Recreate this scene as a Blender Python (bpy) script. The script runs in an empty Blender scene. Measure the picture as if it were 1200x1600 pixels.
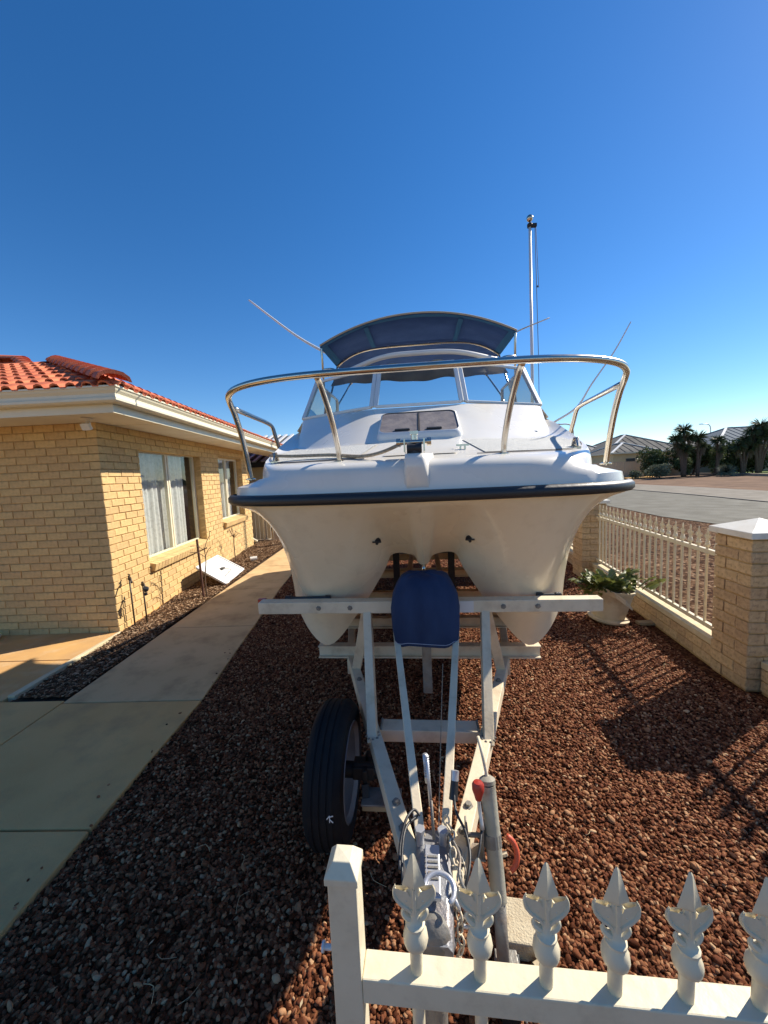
import bpy, bmesh, math, random
from mathutils import Vector, Matrix, noise
C = bpy.context.scene.collection
SC = bpy.context.scene
rnd = random.Random(7)
# ------------------------------------------------------------------ camera, sky, sun, exposure
H = 1.7
dn = Vector((270, 6100, 601)).normalized()
fw = Vector((20, -(601*601+270*20)/6100, 601)).normalized()
rt = dn.cross(fw)
if rt.x < 0: rt = -rt
cd = bpy.data.cameras.new('camera'); cam = bpy.data.objects.new('camera', cd); C.objects.link(cam)
Rm = Matrix(((rt.x, -rt.y, -rt.z), (fw.x, -fw.y, -fw.z), (-dn.x, dn.y, dn.z)))
cam.matrix_world = Matrix.Translation((0, 0, H)) @ Rm.to_4x4()
cd.sensor_fit = 'HORIZONTAL'; cd.sensor_width = 36; cd.lens = 36*601/1200
cd.clip_start = 0.02; cd.clip_end = 2000
SC.camera = cam
SUN_AZ, SUN_EL = math.radians(60), math.radians(39)
W = bpy.data.worlds.new('World'); SC.world = W; W.use_nodes = True
wn = W.node_tree.nodes; wl = W.node_tree.links
bg = wn['Background']; bg.inputs[1].default_value = 0.086
sky = wn.new('ShaderNodeTexSky'); sky.sky_type = 'NISHITA'; sky.sun_disc = False
sky.sun_elevation = SUN_EL; sky.sun_rotation = SUN_AZ
sky.altitude = 600; sky.air_density = 1.0; sky.dust_density = 0.12; sky.ozone_density = 3.8
hs = wn.new('ShaderNodeHueSaturation'); hs.inputs['Hue'].default_value = 0.504; hs.inputs['Saturation'].default_value = 1.28; hs.inputs['Value'].default_value = 1.0
wl.new(sky.outputs[0], hs.inputs['Color']); wl.new(hs.outputs[0], bg.inputs[0])
sd = bpy.data.lights.new('sun', 'SUN'); sd.energy = 4.3; sd.angle = math.radians(0.53); sd.color = (1, 0.915, 0.79)
so = bpy.data.objects.new('sun', sd); C.objects.link(so)
SD = Vector((math.sin(SUN_AZ)*math.cos(SUN_EL), math.cos(SUN_AZ)*math.cos(SUN_EL), math.sin(SUN_EL)))
so.rotation_euler = SD.to_track_quat('Z', 'Y').to_euler(); so.location = (20, 12, 20)
SC.view_settings.view_transform = 'Standard'; SC.view_settings.look = 'None'
SC.view_settings.exposure = 0.82; SC.view_settings.gamma = 1.0; SC.view_settings.use_curve_mapping = False
SC.render.engine = 'CYCLES'
SC.cycles.max_bounces = 8; SC.cycles.transparent_max_bounces = 12

# ------------------------------------------------------------------ materials
def mat(name, col, rough=0.6, metal=0.0, col2=None, nscale=8, detail=4, bump=0.0, bscale=60, spec=0.5, per=0.0,
        coat=0.0, stretch=None, stain=None, mixlo=0.35, mixhi=0.65, trans=0.0, sub=0):
    m = bpy.data.materials.new(name); m.use_nodes = True
    n = m.node_tree.nodes; l = m.node_tree.links; p = n['Principled BSDF']
    p.inputs['Roughness'].default_value = rough; p.inputs['Metallic'].default_value = metal
    p.inputs['Specular IOR Level'].default_value = spec
    p.inputs['Coat Weight'].default_value = coat
    c1 = (*col, 1)
    tc = n.new('ShaderNodeTexCoord'); src = tc.outputs['Object']
    if stretch:
        mp = n.new('ShaderNodeMapping'); mp.inputs['Scale'].default_value = stretch; l.new(src, mp.inputs[0]); src = mp.outputs[0]
    out = None
    if col2:
        nt = n.new('ShaderNodeTexNoise'); nt.inputs['Scale'].default_value = nscale; nt.inputs['Detail'].default_value = detail
        l.new(src, nt.inputs['Vector'])
        mr = n.new('ShaderNodeMapRange'); mr.inputs[1].default_value = mixlo; mr.inputs[2].default_value = mixhi
        l.new(nt.outputs['Fac'], mr.inputs[0])
        mx = n.new('ShaderNodeMix'); mx.data_type = 'RGBA'
        mx.inputs[6].default_value = c1; mx.inputs[7].default_value = (*col2, 1)
        l.new(mr.outputs[0], mx.inputs[0]); out = mx.outputs[2]
        ad = n.new('ShaderNodeMath'); ad.operation = 'MULTIPLY_ADD'; ad.inputs[1].default_value = 0.15; ad.inputs[2].default_value = rough-0.05
        l.new(mr.outputs[0], ad.inputs[0]); l.new(ad.outputs[0], p.inputs['Roughness'])
    if stain:
        scol, ssc, amt = stain
        nt = n.new('ShaderNodeTexNoise'); nt.inputs['Scale'].default_value = ssc; nt.inputs['Detail'].default_value = 6; nt.inputs['Roughness'].default_value = 0.65
        l.new(src, nt.inputs['Vector'])
        mr = n.new('ShaderNodeMapRange'); mr.inputs[1].default_value = 0.5; mr.inputs[2].default_value = 0.75; mr.inputs[4].default_value = amt
        l.new(nt.outputs['Fac'], mr.inputs[0])
        mx = n.new('ShaderNodeMix'); mx.data_type = 'RGBA'; mx.inputs[7].default_value = (*scol, 1); mx.inputs[6].default_value = c1
        if out: l.new(out, mx.inputs[6])
        l.new(mr.outputs[0], mx.inputs[0]); out = mx.outputs[2]
    if per:
        oi = n.new('ShaderNodeObjectInfo'); ge = n.new('ShaderNodeNewGeometry')
        ad = n.new('ShaderNodeMath'); ad.operation = 'ADD'; l.new(oi.outputs['Random'], ad.inputs[0]); l.new(ge.outputs['Random Per Island'], ad.inputs[1])
        fr = n.new('ShaderNodeMath'); fr.operation = 'FRACT'; l.new(ad.outputs[0], fr.inputs[0])
        mr = n.new('ShaderNodeMapRange'); mr.inputs[3].default_value = 1-per; mr.inputs[4].default_value = 1+per
        l.new(fr.outputs[0], mr.inputs[0])
        hv = n.new('ShaderNodeHueSaturation'); l.new(mr.outputs[0], hv.inputs['Value'])
        hv.inputs['Color'].default_value = c1
        m2 = n.new('ShaderNodeMath'); m2.operation = 'MULTIPLY_ADD'; m2.inputs[1].default_value = 0.008; m2.inputs[2].default_value = 0.496
        l.new(fr.outputs[0], m2.inputs[0]); l.new(m2.outputs[0], hv.inputs['Hue'])
        if out: l.new(out, hv.inputs['Color'])
        out = hv.outputs[0]
    if out: l.new(out, p.inputs['Base Color'])
    else: p.inputs['Base Color'].default_value = c1
    if bump:
        nt = n.new('ShaderNodeTexNoise'); nt.inputs['Scale'].default_value = bscale; nt.inputs['Detail'].default_value = 5
        l.new(src, nt.inputs['Vector'])
        b = n.new('ShaderNodeBump'); b.inputs['Strength'].default_value = bump; b.inputs['Distance'].default_value = 0.01
        l.new(nt.outputs['Fac'], b.inputs['Height']); l.new(b.outputs[0], p.inputs['Normal'])
    if trans:
        p.inputs['Transmission Weight'].default_value = trans
    if sub:
        tr = n.new('ShaderNodeBsdfTranslucent'); tr.inputs[0].default_value = c1
        if out: l.new(out, tr.inputs[0])
        ms = n.new('ShaderNodeMixShader'); ms.inputs[0].default_value = sub
        l.new(p.outputs[0], ms.inputs[1]); l.new(tr.outputs[0], ms.inputs[2]); l.new(ms.outputs[0], n['Material Output'].inputs[0])
    return m

def glassmat(name, tint=(0.75, 0.82, 0.85), refl=0.08, rough=0.0):
    m = bpy.data.materials.new(name); m.use_nodes = True; n = m.node_tree.nodes; l = m.node_tree.links
    n.remove(n['Principled BSDF'])
    t = n.new('ShaderNodeBsdfTransparent'); t.inputs[0].default_value = (*tint, 1)
    g = n.new('ShaderNodeBsdfGlossy'); g.inputs['Roughness'].default_value = rough
    lw = n.new('ShaderNodeLayerWeight'); lw.inputs[0].default_value = 0.5; fr = n.new('ShaderNodeMath'); fr.operation = 'POWER'; fr.inputs[1].default_value = 4.0; l.new(lw.outputs['Facing'], fr.inputs[0])
    ad = n.new('ShaderNodeMath'); ad.operation = 'ADD'; ad.inputs[1].default_value = refl; l.new(fr.outputs[0], ad.inputs[0])
    mx = n.new('ShaderNodeMixShader'); l.new(ad.outputs[0], mx.inputs[0]); l.new(t.outputs[0], mx.inputs[1]); l.new(g.outputs[0], mx.inputs[2])
    l.new(mx.outputs[0], n['Material Output'].inputs[0])
    return m

def stonemat(name, stops, rough=0.55, bump=0.4, voronoi=None, bscale=90, spec=0.03):
    """colour picked per stone: by instance random (real stones) or by voronoi cell (far ground)"""
    m = bpy.data.materials.new(name); m.use_nodes = True; n = m.node_tree.nodes; l = m.node_tree.links; p = n['Principled BSDF']
    p.inputs['Roughness'].default_value = rough; p.inputs['Specular IOR Level'].default_value = spec
    cr = n.new('ShaderNodeValToRGB'); cr.color_ramp.interpolation = 'LINEAR'
    e = cr.color_ramp.elements
    e[0].position = stops[0][0]; e[0].color = (*stops[0][1], 1); e[1].position = stops[-1][0]; e[1].color = (*stops[-1][1], 1)
    for s, c in stops[1:-1]:
        x = e.new(s); x.color = (*c, 1)
    tc = n.new('ShaderNodeTexCoord')
    if voronoi:
        v = n.new('ShaderNodeTexVoronoi'); v.inputs['Scale'].default_value = voronoi; l.new(tc.outputs['Object'], v.inputs['Vector'])
        sp = n.new('ShaderNodeSeparateColor'); l.new(v.outputs['Color'], sp.inputs[0]); l.new(sp.outputs[0], cr.inputs[0])
        b = n.new('ShaderNodeBump'); b.invert = True; b.inputs['Strength'].default_value = 0.9; b.inputs['Distance'].default_value = 0.5/voronoi
        l.new(v.outputs['Distance'], b.inputs['Height']); l.new(b.outputs[0], p.inputs['Normal'])
        mn = n.new('ShaderNodeTexNoise'); mn.inputs['Scale'].default_value = 0.7; mn.inputs['Detail'].default_value = 5; l.new(tc.outputs['Object'], mn.inputs['Vector'])
        mr = n.new('ShaderNodeMapRange'); mr.inputs[3].default_value = 0.6; mr.inputs[4].default_value = 1.45; l.new(mn.outputs['Fac'], mr.inputs[0])
        hv = n.new('ShaderNodeHueSaturation'); l.new(mr.outputs[0], hv.inputs['Value']); l.new(cr.outputs[0], hv.inputs['Color']); l.new(hv.outputs[0], p.inputs['Base Color'])
    else:
        oi = n.new('ShaderNodeObjectInfo'); l.new(oi.outputs['Random'], cr.inputs[0])
        nt = n.new('ShaderNodeTexNoise'); nt.inputs['Scale'].default_value = bscale; nt.inputs['Detail'].default_value = 3; l.new(tc.outputs['Object'], nt.inputs['Vector'])
        mr = n.new('ShaderNodeMapRange'); mr.inputs[3].default_value = 0.7; mr.inputs[4].default_value = 1.3; l.new(nt.outputs['Fac'], mr.inputs[0])
        hv = n.new('ShaderNodeHueSaturation'); l.new(mr.outputs[0], hv.inputs['Value']); l.new(cr.outputs[0], hv.inputs['Color']); l.new(hv.outputs[0], p.inputs['Base Color'])
        b = n.new('ShaderNodeBump'); b.inputs['Strength'].default_value = bump; b.inputs['Distance'].default_value = 0.003
        l.new(nt.outputs['Fac'], b.inputs['Height']); l.new(b.outputs[0], p.inputs['Normal'])
    return m

M = {}
M['brick'] = mat('brick_clay', (0.67, 0.46, 0.215), 0.85, col2=(0.60, 0.41, 0.185), nscale=14, bump=0.6, bscale=90, per=0.07, spec=0.12, stain=((0.38, 0.26, 0.14), 30, 0.5))
M['brickp'] = mat('brick_pier_clay', (0.62, 0.44, 0.25), 0.85, col2=(0.52, 0.36, 0.195), nscale=16, bump=0.7, bscale=80, per=0.1, spec=0.25, stain=((0.22, 0.14, 0.08), 45, 0.75))
M['mortar'] = mat('mortar', (0.54, 0.37, 0.17), 0.95, col2=(0.44, 0.29, 0.13), nscale=20, bump=0.5, spec=0.1)
M['tile'] = mat('terracotta', (0.68, 0.21, 0.10), 0.75, col2=(0.58, 0.155, 0.07), nscale=10, bump=0.3, per=0.14, spec=0.3, stain=((0.22, 0.09, 0.06), 12, 0.5))
M['tilecap'] = mat('terracotta_cap', (0.58, 0.16, 0.085), 0.75, col2=(0.46, 0.115, 0.06), nscale=9, bump=0.3, per=0.12, spec=0.3)
M['cream'] = mat('cream_steel', (0.74, 0.68, 0.50), 0.4, col2=(0.70, 0.64, 0.47), nscale=5)
M['soffit'] = mat('soffit_board', (0.76, 0.72, 0.62), 0.7, col2=(0.72, 0.67, 0.56), nscale=3)
M['conc'] = mat('path_concrete', (0.67, 0.465, 0.245), 0.85, col2=(0.57, 0.385, 0.195), nscale=1.6, detail=8, bump=0.3, bscale=150, spec=0.02, stain=((0.30, 0.19, 0.10), 3.2, 0.6), mixlo=0.3, mixhi=0.7)
M['conc2'] = mat('grey_concrete', (0.72, 0.44, 0.185), 0.85, col2=(0.62, 0.37, 0.15), nscale=1.8, detail=8, bump=0.3, bscale=150, spec=0.02, stain=((0.32, 0.22, 0.12), 2.6, 0.55))
M['porch'] = mat('porch_concrete', (0.66, 0.38, 0.13), 0.75, col2=(0.52, 0.30, 0.12), nscale=2.5, detail=8, bump=0.2, bscale=120, stain=((0.66, 0.50, 0.30), 4, 0.6))
M['kerb'] = mat('kerb_concrete', (0.66, 0.57, 0.37), 0.9, col2=(0.56, 0.47, 0.29), nscale=6, bump=0.3)
M['dirt'] = stonemat('gravel_bed', [(0, (0.035, 0.012, 0.007)), (0.5, (0.10, 0.038, 0.018)), (1, (0.20, 0.09, 0.04))], 0.8, voronoi=55)
M['verge'] = stonemat('verge_gravel', [(0, (0.02, 0.008, 0.004)), (0.5, (0.085, 0.040, 0.02)), (0.8, (0.17, 0.095, 0.05)), (1, (0.34, 0.23, 0.14))], 0.9, voronoi=24)
M['stone'] = stonemat('pea_stone', [(0, (0.024, 0.009, 0.005)), (0.2, (0.090, 0.029, 0.013)), (0.48, (0.165, 0.058, 0.029)), (0.8, (0.27, 0.115, 0.055)), (0.965, (0.42, 0.23, 0.12)), (1, (0.52, 0.35, 0.2))], 0.42)
M['chip'] = stonemat('bark_chip', [(0, (0.045, 0.025, 0.014)), (0.45, (0.14, 0.078, 0.043)), (0.75, (0.27, 0.165, 0.095)), (1, (0.50, 0.36, 0.23))], 0.85)
M['mulch'] = mat('mulch_soil', (0.06, 0.035, 0.022), 0.95, col2=(0.11, 0.07, 0.045), nscale=25, bump=0.8, bscale=60, spec=0.1)
M['soil'] = mat('dry_dirt', (0.13, 0.075, 0.045), 0.95, col2=(0.24, 0.155, 0.10), nscale=0.7, detail=8, bump=0.5, bscale=8, spec=0.1, stain=((0.12, 0.07, 0.045), 1.6, 0.7))
M['asphalt'] = mat('asphalt', (0.17, 0.16, 0.125), 0.9, col2=(0.145, 0.135, 0.105), nscale=1.5, detail=8, bump=0.5, bscale=90, spec=0.2, stain=((0.27, 0.25, 0.21), 40, 0.5))
M['asphalt2'] = mat('worn_asphalt', (0.24, 0.21, 0.165), 0.9, col2=(0.205, 0.18, 0.14), nscale=1.5, detail=8, bump=0.4, bscale=90, spec=0.2, stain=((0.2, 0.18, 0.14), 3, 0.4))
M['lawn'] = mat('lawn_grass', (0.10, 0.15, 0.035), 0.9, col2=(0.16, 0.20, 0.06), nscale=3, detail=8, bump=0.6, bscale=20, spec=0.1)
M['gel'] = mat('white_gelcoat', (0.81, 0.76, 0.66), 0.28, col2=(0.77, 0.75, 0.69), nscale=1.5, coat=0.3, stain=((0.66, 0.60, 0.50), 4, 0.30))
M['hull'] = mat('cream_gelcoat', (0.86, 0.74, 0.53), 0.26, col2=(0.83, 0.70, 0.48), nscale=1.6, coat=0.35, stain=((0.60, 0.48, 0.31), 9, 0.30))
M['nonskid'] = mat('non_skid_deck', (0.66, 0.66, 0.62), 0.8, bump=0.9, bscale=260, col2=(0.58, 0.58, 0.54), nscale=180)
M['black'] = mat('black_rubber', (0.02, 0.022, 0.025), 0.45, bump=0.15, bscale=40)
M['steel'] = mat('stainless', (0.62, 0.57, 0.49), 0.24, 1.0, col2=(0.48, 0.38, 0.26), nscale=9, detail=3, mixlo=0.45, mixhi=0.8)
M['galv'] = mat('galvanised', (0.74, 0.63, 0.45), 0.6, 0.0, col2=(0.66, 0.55, 0.38), nscale=9, detail=6, bump=0.12, bscale=80, stain=((0.35, 0.24, 0.14), 9, 0.45))
M['galvj'] = mat('dull_zinc', (0.40, 0.385, 0.31), 0.6, 0.1, col2=(0.31, 0.30, 0.24), nscale=14, bump=0.15, bscale=60, stain=((0.22, 0.14, 0.08), 14, 0.5))
M['galvd'] = mat('grey_cast_steel', (0.27, 0.26, 0.23), 0.5, 0.35, col2=(0.19, 0.18, 0.16), nscale=20, bump=0.25, bscale=90, stain=((0.25, 0.12, 0.05), 14, 0.5))
M['alu'] = mat('painted_aluminium', (0.72, 0.72, 0.70), 0.4, 0.1)
M['canopy'] = mat('blue_canvas', (0.055, 0.125, 0.33), 0.85, col2=(0.048, 0.107, 0.285), nscale=6, bump=0.25, bscale=300, spec=0.2, sub=0.25)
M['canopy_trim'] = mat('blue_canvas_trim', (0.03, 0.15, 0.34), 0.8, spec=0.2, bump=0.2, bscale=300, sub=0.25)
M['piping'] = mat('tan_piping', (0.42, 0.36, 0.28), 0.7)
M['navy'] = mat('navy_canvas', (0.010, 0.027, 0.078), 0.8, col2=(0.024, 0.048, 0.115), nscale=9, bump=1.0, bscale=11, spec=0.3, stretch=(1, 1, 0.35))
M['stitch'] = mat('pale_thread', (0.35, 0.4, 0.5), 0.8)
M['clear'] = mat('rolled_clear', (0.50, 0.43, 0.35), 0.5, col2=(0.36, 0.31, 0.26), nscale=4, bump=0.6, bscale=5, sub=0.5)
M['clearg'] = mat('grey_blue_flap', (0.26, 0.30, 0.36), 0.5, sub=0.3)
M['galvc'] = mat('cast_coupling', (0.34, 0.35, 0.36), 0.5, 0.6, col2=(0.24, 0.24, 0.25), nscale=14, bump=0.3, bscale=120, stain=((0.22, 0.11, 0.05), 12, 0.5))
M['clearw'] = mat('white_roll', (0.72, 0.70, 0.66), 0.35)
M['glass'] = glassmat('boat_glass', (0.60, 0.68, 0.72), 0.05)
M['wglass'] = glassmat('window_glass', (0.92, 0.95, 0.94), 0.06)
M['tint'] = mat('grey_hatch', (0.17, 0.15, 0.15), 0.5, col2=(0.24, 0.21, 0.20), nscale=14, detail=6, spec=0.4, bump=0.2)
M['curtain'] = mat('lace_curtain', (0.86, 0.86, 0.82), 0.9, col2=(0.76, 0.76, 0.72), nscale=22, detail=2, spec=0.1, sub=0.3, mixlo=0.5, mixhi=0.6)
M['room'] = mat('dark_room', (0.10, 0.10, 0.11), 0.9)
M['fence'] = mat('white_powdercoat', (0.73, 0.655, 0.47), 0.42, col2=(0.67, 0.595, 0.415), nscale=7, bump=0.12, bscale=45, stain=((0.48, 0.40, 0.27), 22, 0.5))
M['plastic'] = mat('white_plastic', (0.75, 0.74, 0.70), 0.45, col2=(0.68, 0.66, 0.6), nscale=4)
M['pot'] = mat('cream_pot', (0.62, 0.52, 0.35), 0.7, col2=(0.56, 0.46, 0.30), nscale=6, bump=0.3, stain=((0.36, 0.27, 0.17), 7, 0.6))
M['red'] = mat('red_plastic', (0.42, 0.035, 0.02), 0.35, col2=(0.34, 0.03, 0.02), nscale=9)
M['orange'] = mat('faded_red_grip', (0.55, 0.09, 0.04), 0.5)
M['tyre'] = mat('tyre_rubber', (0.008, 0.009, 0.011), 0.75, bump=0.2, bscale=60, spec=0.25, stain=((0.03, 0.025, 0.02), 6, 0.6))
M['rim'] = mat('rim_grey', (0.20, 0.205, 0.22), 0.55, 0.1, col2=(0.15, 0.15, 0.165), nscale=7)
M['dark'] = mat('black_steel', (0.016, 0.015, 0.015), 0.6, stain=((0.07, 0.035, 0.02), 16, 0.6))
M['rope'] = mat('old_rope', (0.42, 0.36, 0.27), 0.9, col2=(0.30, 0.24, 0.17), nscale=60, bump=0.8, bscale=90)
M['leaf'] = mat('cactus_leaf', (0.10, 0.135, 0.03), 0.5, col2=(0.20, 0.20, 0.05), nscale=9, per=0.3, sub=0.25)
M['leafd'] = mat('dark_foliage', (0.045, 0.065, 0.022), 0.7, col2=(0.085, 0.11, 0.035), nscale=2.0, per=0.35, sub=0.2)
M['leafm'] = mat('mid_foliage', (0.10, 0.13, 0.045), 0.7, col2=(0.15, 0.18, 0.06), nscale=2.0, per=0.35, sub=0.2)
M['leafg'] = mat('grey_foliage', (0.15, 0.165, 0.10), 0.75, col2=(0.21, 0.22, 0.14), nscale=2.0, per=0.3, sub=0.2)
M['yucca'] = mat('yucca_leaf', (0.075, 0.095, 0.035), 0.6, per=0.35, sub=0.2)
M['thatch'] = mat('dead_leaf_skirt', (0.12, 0.09, 0.055), 0.9, per=0.3)
M['bark'] = mat('bark', (0.16, 0.10, 0.065), 0.9, col2=(0.09, 0.055, 0.035), nscale=18, bump=0.7, stretch=(1, 1, 0.3))
M['stake'] = mat('stained_stake', (0.13, 0.055, 0.035), 0.8, col2=(0.08, 0.035, 0.022), nscale=14, bump=0.3)
M['groof'] = mat('grey_steel_roof', (0.15, 0.145, 0.13), 0.85, 0.0, spec=0.15, col2=(0.12, 0.115, 0.105), nscale=1.5)
M['groofd'] = mat('charcoal_steel_roof', (0.07, 0.08, 0.09), 0.5, 0.2)
M['broof'] = mat('blue_grey_roof', (0.115, 0.15, 0.18), 0.85, 0.0, spec=0.15)
M['white'] = mat('white_paint', (0.8, 0.78, 0.72), 0.5)
M['wall2'] = mat('cream_render', (0.62, 0.50, 0.30), 0.9, col2=(0.56, 0.45, 0.27), nscale=2, bump=0.2)
M['wall3'] = mat('brown_render', (0.36, 0.28, 0.20), 0.9)
M['panelf'] = mat('tan_fence_steel', (0.46, 0.40, 0.30), 0.6)
M['wood'] = mat('pale_timber', (0.40, 0.30, 0.17), 0.8, col2=(0.3, 0.21, 0.11), nscale=12, stretch=(1, 8, 1), bump=0.2)
M['pave'] = mat('cream_paver', (0.56, 0.48, 0.33), 0.9, col2=(0.48, 0.40, 0.27), nscale=14, bump=0.6, bscale=120, stain=((0.35, 0.24, 0.14), 20, 0.5))
M['tap'] = mat('old_brass', (0.12, 0.10, 0.075), 0.5, 0.7, col2=(0.05, 0.04, 0.035), nscale=20)
M['straw'] = mat('dry_straw', (0.50, 0.38, 0.22), 0.85, per=0.3)
M['halyard'] = mat('blue_cord', (0.03, 0.06, 0.13), 0.7)

# ------------------------------------------------------------------ mesh helpers
def catmull(pts, n=6):
    P = [Vector(p) for p in pts]; out = []
    for i in range(len(P)-1):
        a = P[i-1] if i else P[0]*2-P[1]; b = P[i]; c = P[i+1]; d = P[i+2] if i+2 < len(P) else P[-1]*2-P[-2]
        for k in range(n):
            t = k/n
            out.append(0.5*((2*b)+(c-a)*t+(2*a-5*b+4*c-d)*t*t+(-a+3*b-3*c+d)*t**3))
    out.append(P[-1]); return out

class MB:
    def __init__(s, T=None): s.v = []; s.f = []; s.T = T
    def add(s, vs, fs):
        o = len(s.v); s.v += [(s.T @ Vector(p)) if s.T else Vector(p) for p in vs]; s.f += [tuple(i+o for i in f) for f in fs]; return s
    def box(s, lo, hi, R=None, piv=None):
        (a, b, c), (d, e, f) = lo, hi
        vs = [Vector(p) for p in ((a,b,c),(d,b,c),(d,e,c),(a,e,c),(a,b,f),(d,b,f),(d,e,f),(a,e,f))]
        if R: pv = Vector(piv) if piv else Vector(((a+d)/2, (b+e)/2, (c+f)/2)); vs = [R @ (p-pv)+pv for p in vs]
        return s.add(vs, [(0,3,2,1),(4,5,6,7),(0,1,5,4),(1,2,6,5),(2,3,7,6),(3,0,4,7)])
    def bar(s, p, q, w, h, up=(0,0,1)):
        p = Vector(p); q = Vector(q); d = (q-p).normalized(); u = Vector(up)
        if abs(d.dot(u)) > 0.99: u = Vector((0,1,0))
        x = d.cross(u).normalized(); z = x.cross(d)
        vs = [e+x*(sx*w/2)+z*(sz*h/2) for e in (p, q) for sx, sz in ((-1,-1),(1,-1),(1,1),(-1,1))]
        return s.add(vs, [(0,1,2,3),(7,6,5,4),(0,4,5,1),(1,5,6,2),(2,6,7,3),(3,7,4,0)])
    def tube(s, pts, r, seg=10, closed=False, caps=True):
        P = [Vector(p) for p in pts]; n = len(P); rs = r if isinstance(r, (list, tuple)) else [r]*n
        rings = []; pu = None
        for i in range(n):
            if closed: d = (P[(i+1) % n]-P[i-1])
            else: d = (P[min(i+1, n-1)]-P[max(i-1, 0)])
            if d.length < 1e-9: d = Vector((0,0,1))
            d.normalize()
            if pu is None:
                u = Vector((0,0,1)) if abs(d.z) < 0.9 else Vector((1,0,0)); u = (u-d*u.dot(d)).normalized()
            else:
                u = pu-d*pu.dot(d); u = u.normalized() if u.length > 1e-6 else d.orthogonal().normalized()
            pu = u; w = d.cross(u)
            rings.append([P[i]+(u*math.cos(2*math.pi*k/seg)+w*math.sin(2*math.pi*k/seg))*rs[i] for k in range(seg)])
        vs = [p for r_ in rings for p in r_]; fs = []
        m = n if closed else n-1
        for i in range(m):
            a = i*seg; b = ((i+1) % n)*seg
            for k in range(seg): fs.append((a+k, a+(k+1) % seg, b+(k+1) % seg, b+k))
        if not closed and caps: fs += [tuple(range(seg-1, -1, -1)), tuple(range((n-1)*seg, n*seg))]
        return s.add(vs, fs)
    def lathe(s, prof, c=(0,0,0), axis=(0,0,1), seg=16, caps=True):
        """prof: (r, h) along axis"""
        a = Vector(axis).normalized(); u = a.orthogonal().normalized(); w = a.cross(u); c = Vector(c)
        vs = [c+a*h+(u*math.cos(2*math.pi*k/seg)+w*math.sin(2*math.pi*k/seg))*r for r, h in prof for k in range(seg)]
        fs = [(i*seg+k, i*seg+(k+1) % seg, (i+1)*seg+(k+1) % seg, (i+1)*seg+k) for i in range(len(prof)-1) for k in range(seg)]
        if caps:
            if prof[0][0] > 1e-5: fs.append(tuple(range(seg-1, -1, -1)))
            if prof[-1][0] > 1e-5: fs.append(tuple(range((len(prof)-1)*seg, len(prof)*seg)))
        return s.add(vs, fs)
    def grid(s, rows, close_v=False, flip=False):
        n = len(rows); m = len(rows[0]); vs = [p for r in rows for p in r]; fs = []
        for i in range(n-1):
            for k in range(m if close_v else m-1):
                q = (i*m+k, i*m+(k+1) % m, (i+1)*m+(k+1) % m, (i+1)*m+k)
                fs.append(q[::-1] if flip else q)
        return s.add(vs, fs)
    def prism(s, poly, lo, hi, ax=2):
        n = len(poly)
        def mk(p, h): q = [p[0], p[1]]; q.insert(ax, h); return q
        vs = [mk(p, lo) for p in poly]+[mk(p, hi) for p in poly]
        return s.add(vs, [tuple(range(n-1, -1, -1)), tuple(range(n, 2*n))]+[(i, (i+1) % n, (i+1) % n+n, i+n) for i in range(n)])
    def torus(s, c, R, r, axis=(0,0,1), seg=20, sg=8, sx=1.0, a0=0, a1=2*math.pi, u=None):
        a = Vector(axis).normalized(); u = Vector(u) if u else a.orthogonal().normalized(); w = a.cross(u); full = abs(a1-a0-2*math.pi) < 1e-6
        n = seg if full else seg+1
        pts = [Vector(c)+(u*math.cos(a0+(a1-a0)*i/seg)*sx+w*math.sin(a0+(a1-a0)*i/seg))*R for i in range(n)]
        return s.tube(pts, r, sg, closed=full)
    def mesh(s, name, m, smooth=False, off=None):
        me = bpy.data.meshes.new(name)
        vs = [(p-off) for p in s.v] if off else s.v
        me.from_pydata([tuple(p) for p in vs], [], s.f)
        if m: me.materials.append(m)
        if smooth: me.polygons.foreach_set('use_smooth', [True]*len(me.polygons))
        me.update(); return me
    def build(s, name, m, parent=None, smooth=False, bevel=0, auto=None, solid=0, recalc=True, **tags):
        me = s.mesh(name, m, smooth, root_loc(parent))
        if recalc:
            b = bmesh.new(); b.from_mesh(me); bmesh.ops.recalc_face_normals(b, faces=b.faces); b.to_mesh(me); b.free()
        if auto: me.set_sharp_from_angle(angle=math.radians(auto))
        o = bpy.data.objects.new(name, me); C.objects.link(o)
        if parent: o.parent = parent
        if solid:
            md = o.modifiers.new('thick', 'SOLIDIFY'); md.thickness = solid; md.offset = 0
        if bevel:
            md = o.modifiers.new('bevel', 'BEVEL'); md.width = bevel; md.segments = 2; md.limit_method = 'ANGLE'
        for k, v in tags.items(): o[k] = v
        return o

def root_loc(p):
    if p is None: return None
    while p.parent: p = p.parent
    return Vector(p.location)
def thing(name, label, cat, loc=(0,0,0), group=None):
    o = bpy.data.objects.new(name, None); C.objects.link(o); o.location = loc; o.empty_display_size = 0.1
    o['label'] = label; o['category'] = cat
    if group: o['group'] = group
    return o
def inst(name, me, parent, MW, **tags):
    """a further object of shared mesh data at world matrix MW"""
    o = bpy.data.objects.new(name, me); C.objects.link(o)
    if parent:
        o.parent = parent; o.matrix_basis = Matrix.Translation(-root_loc(parent)) @ MW
    else: o.matrix_basis = MW
    for k, v in tags.items(): o[k] = v
    return o
def copy_thing(o, loc, label=None, rot=None):
    c = o.copy(); C.objects.link(c); c.location = loc
    if rot is not None: c.rotation_euler = (0, 0, rot)
    if label: c['label'] = label
    for ch in o.children:
        d = ch.copy(); C.objects.link(d); d.parent = c
        for g in ch.children:
            e = g.copy(); C.objects.link(e); e.parent = d
    return c
def S(name, mb, m, **k): return mb.build(name, m, None, kind='structure', **k)
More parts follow.
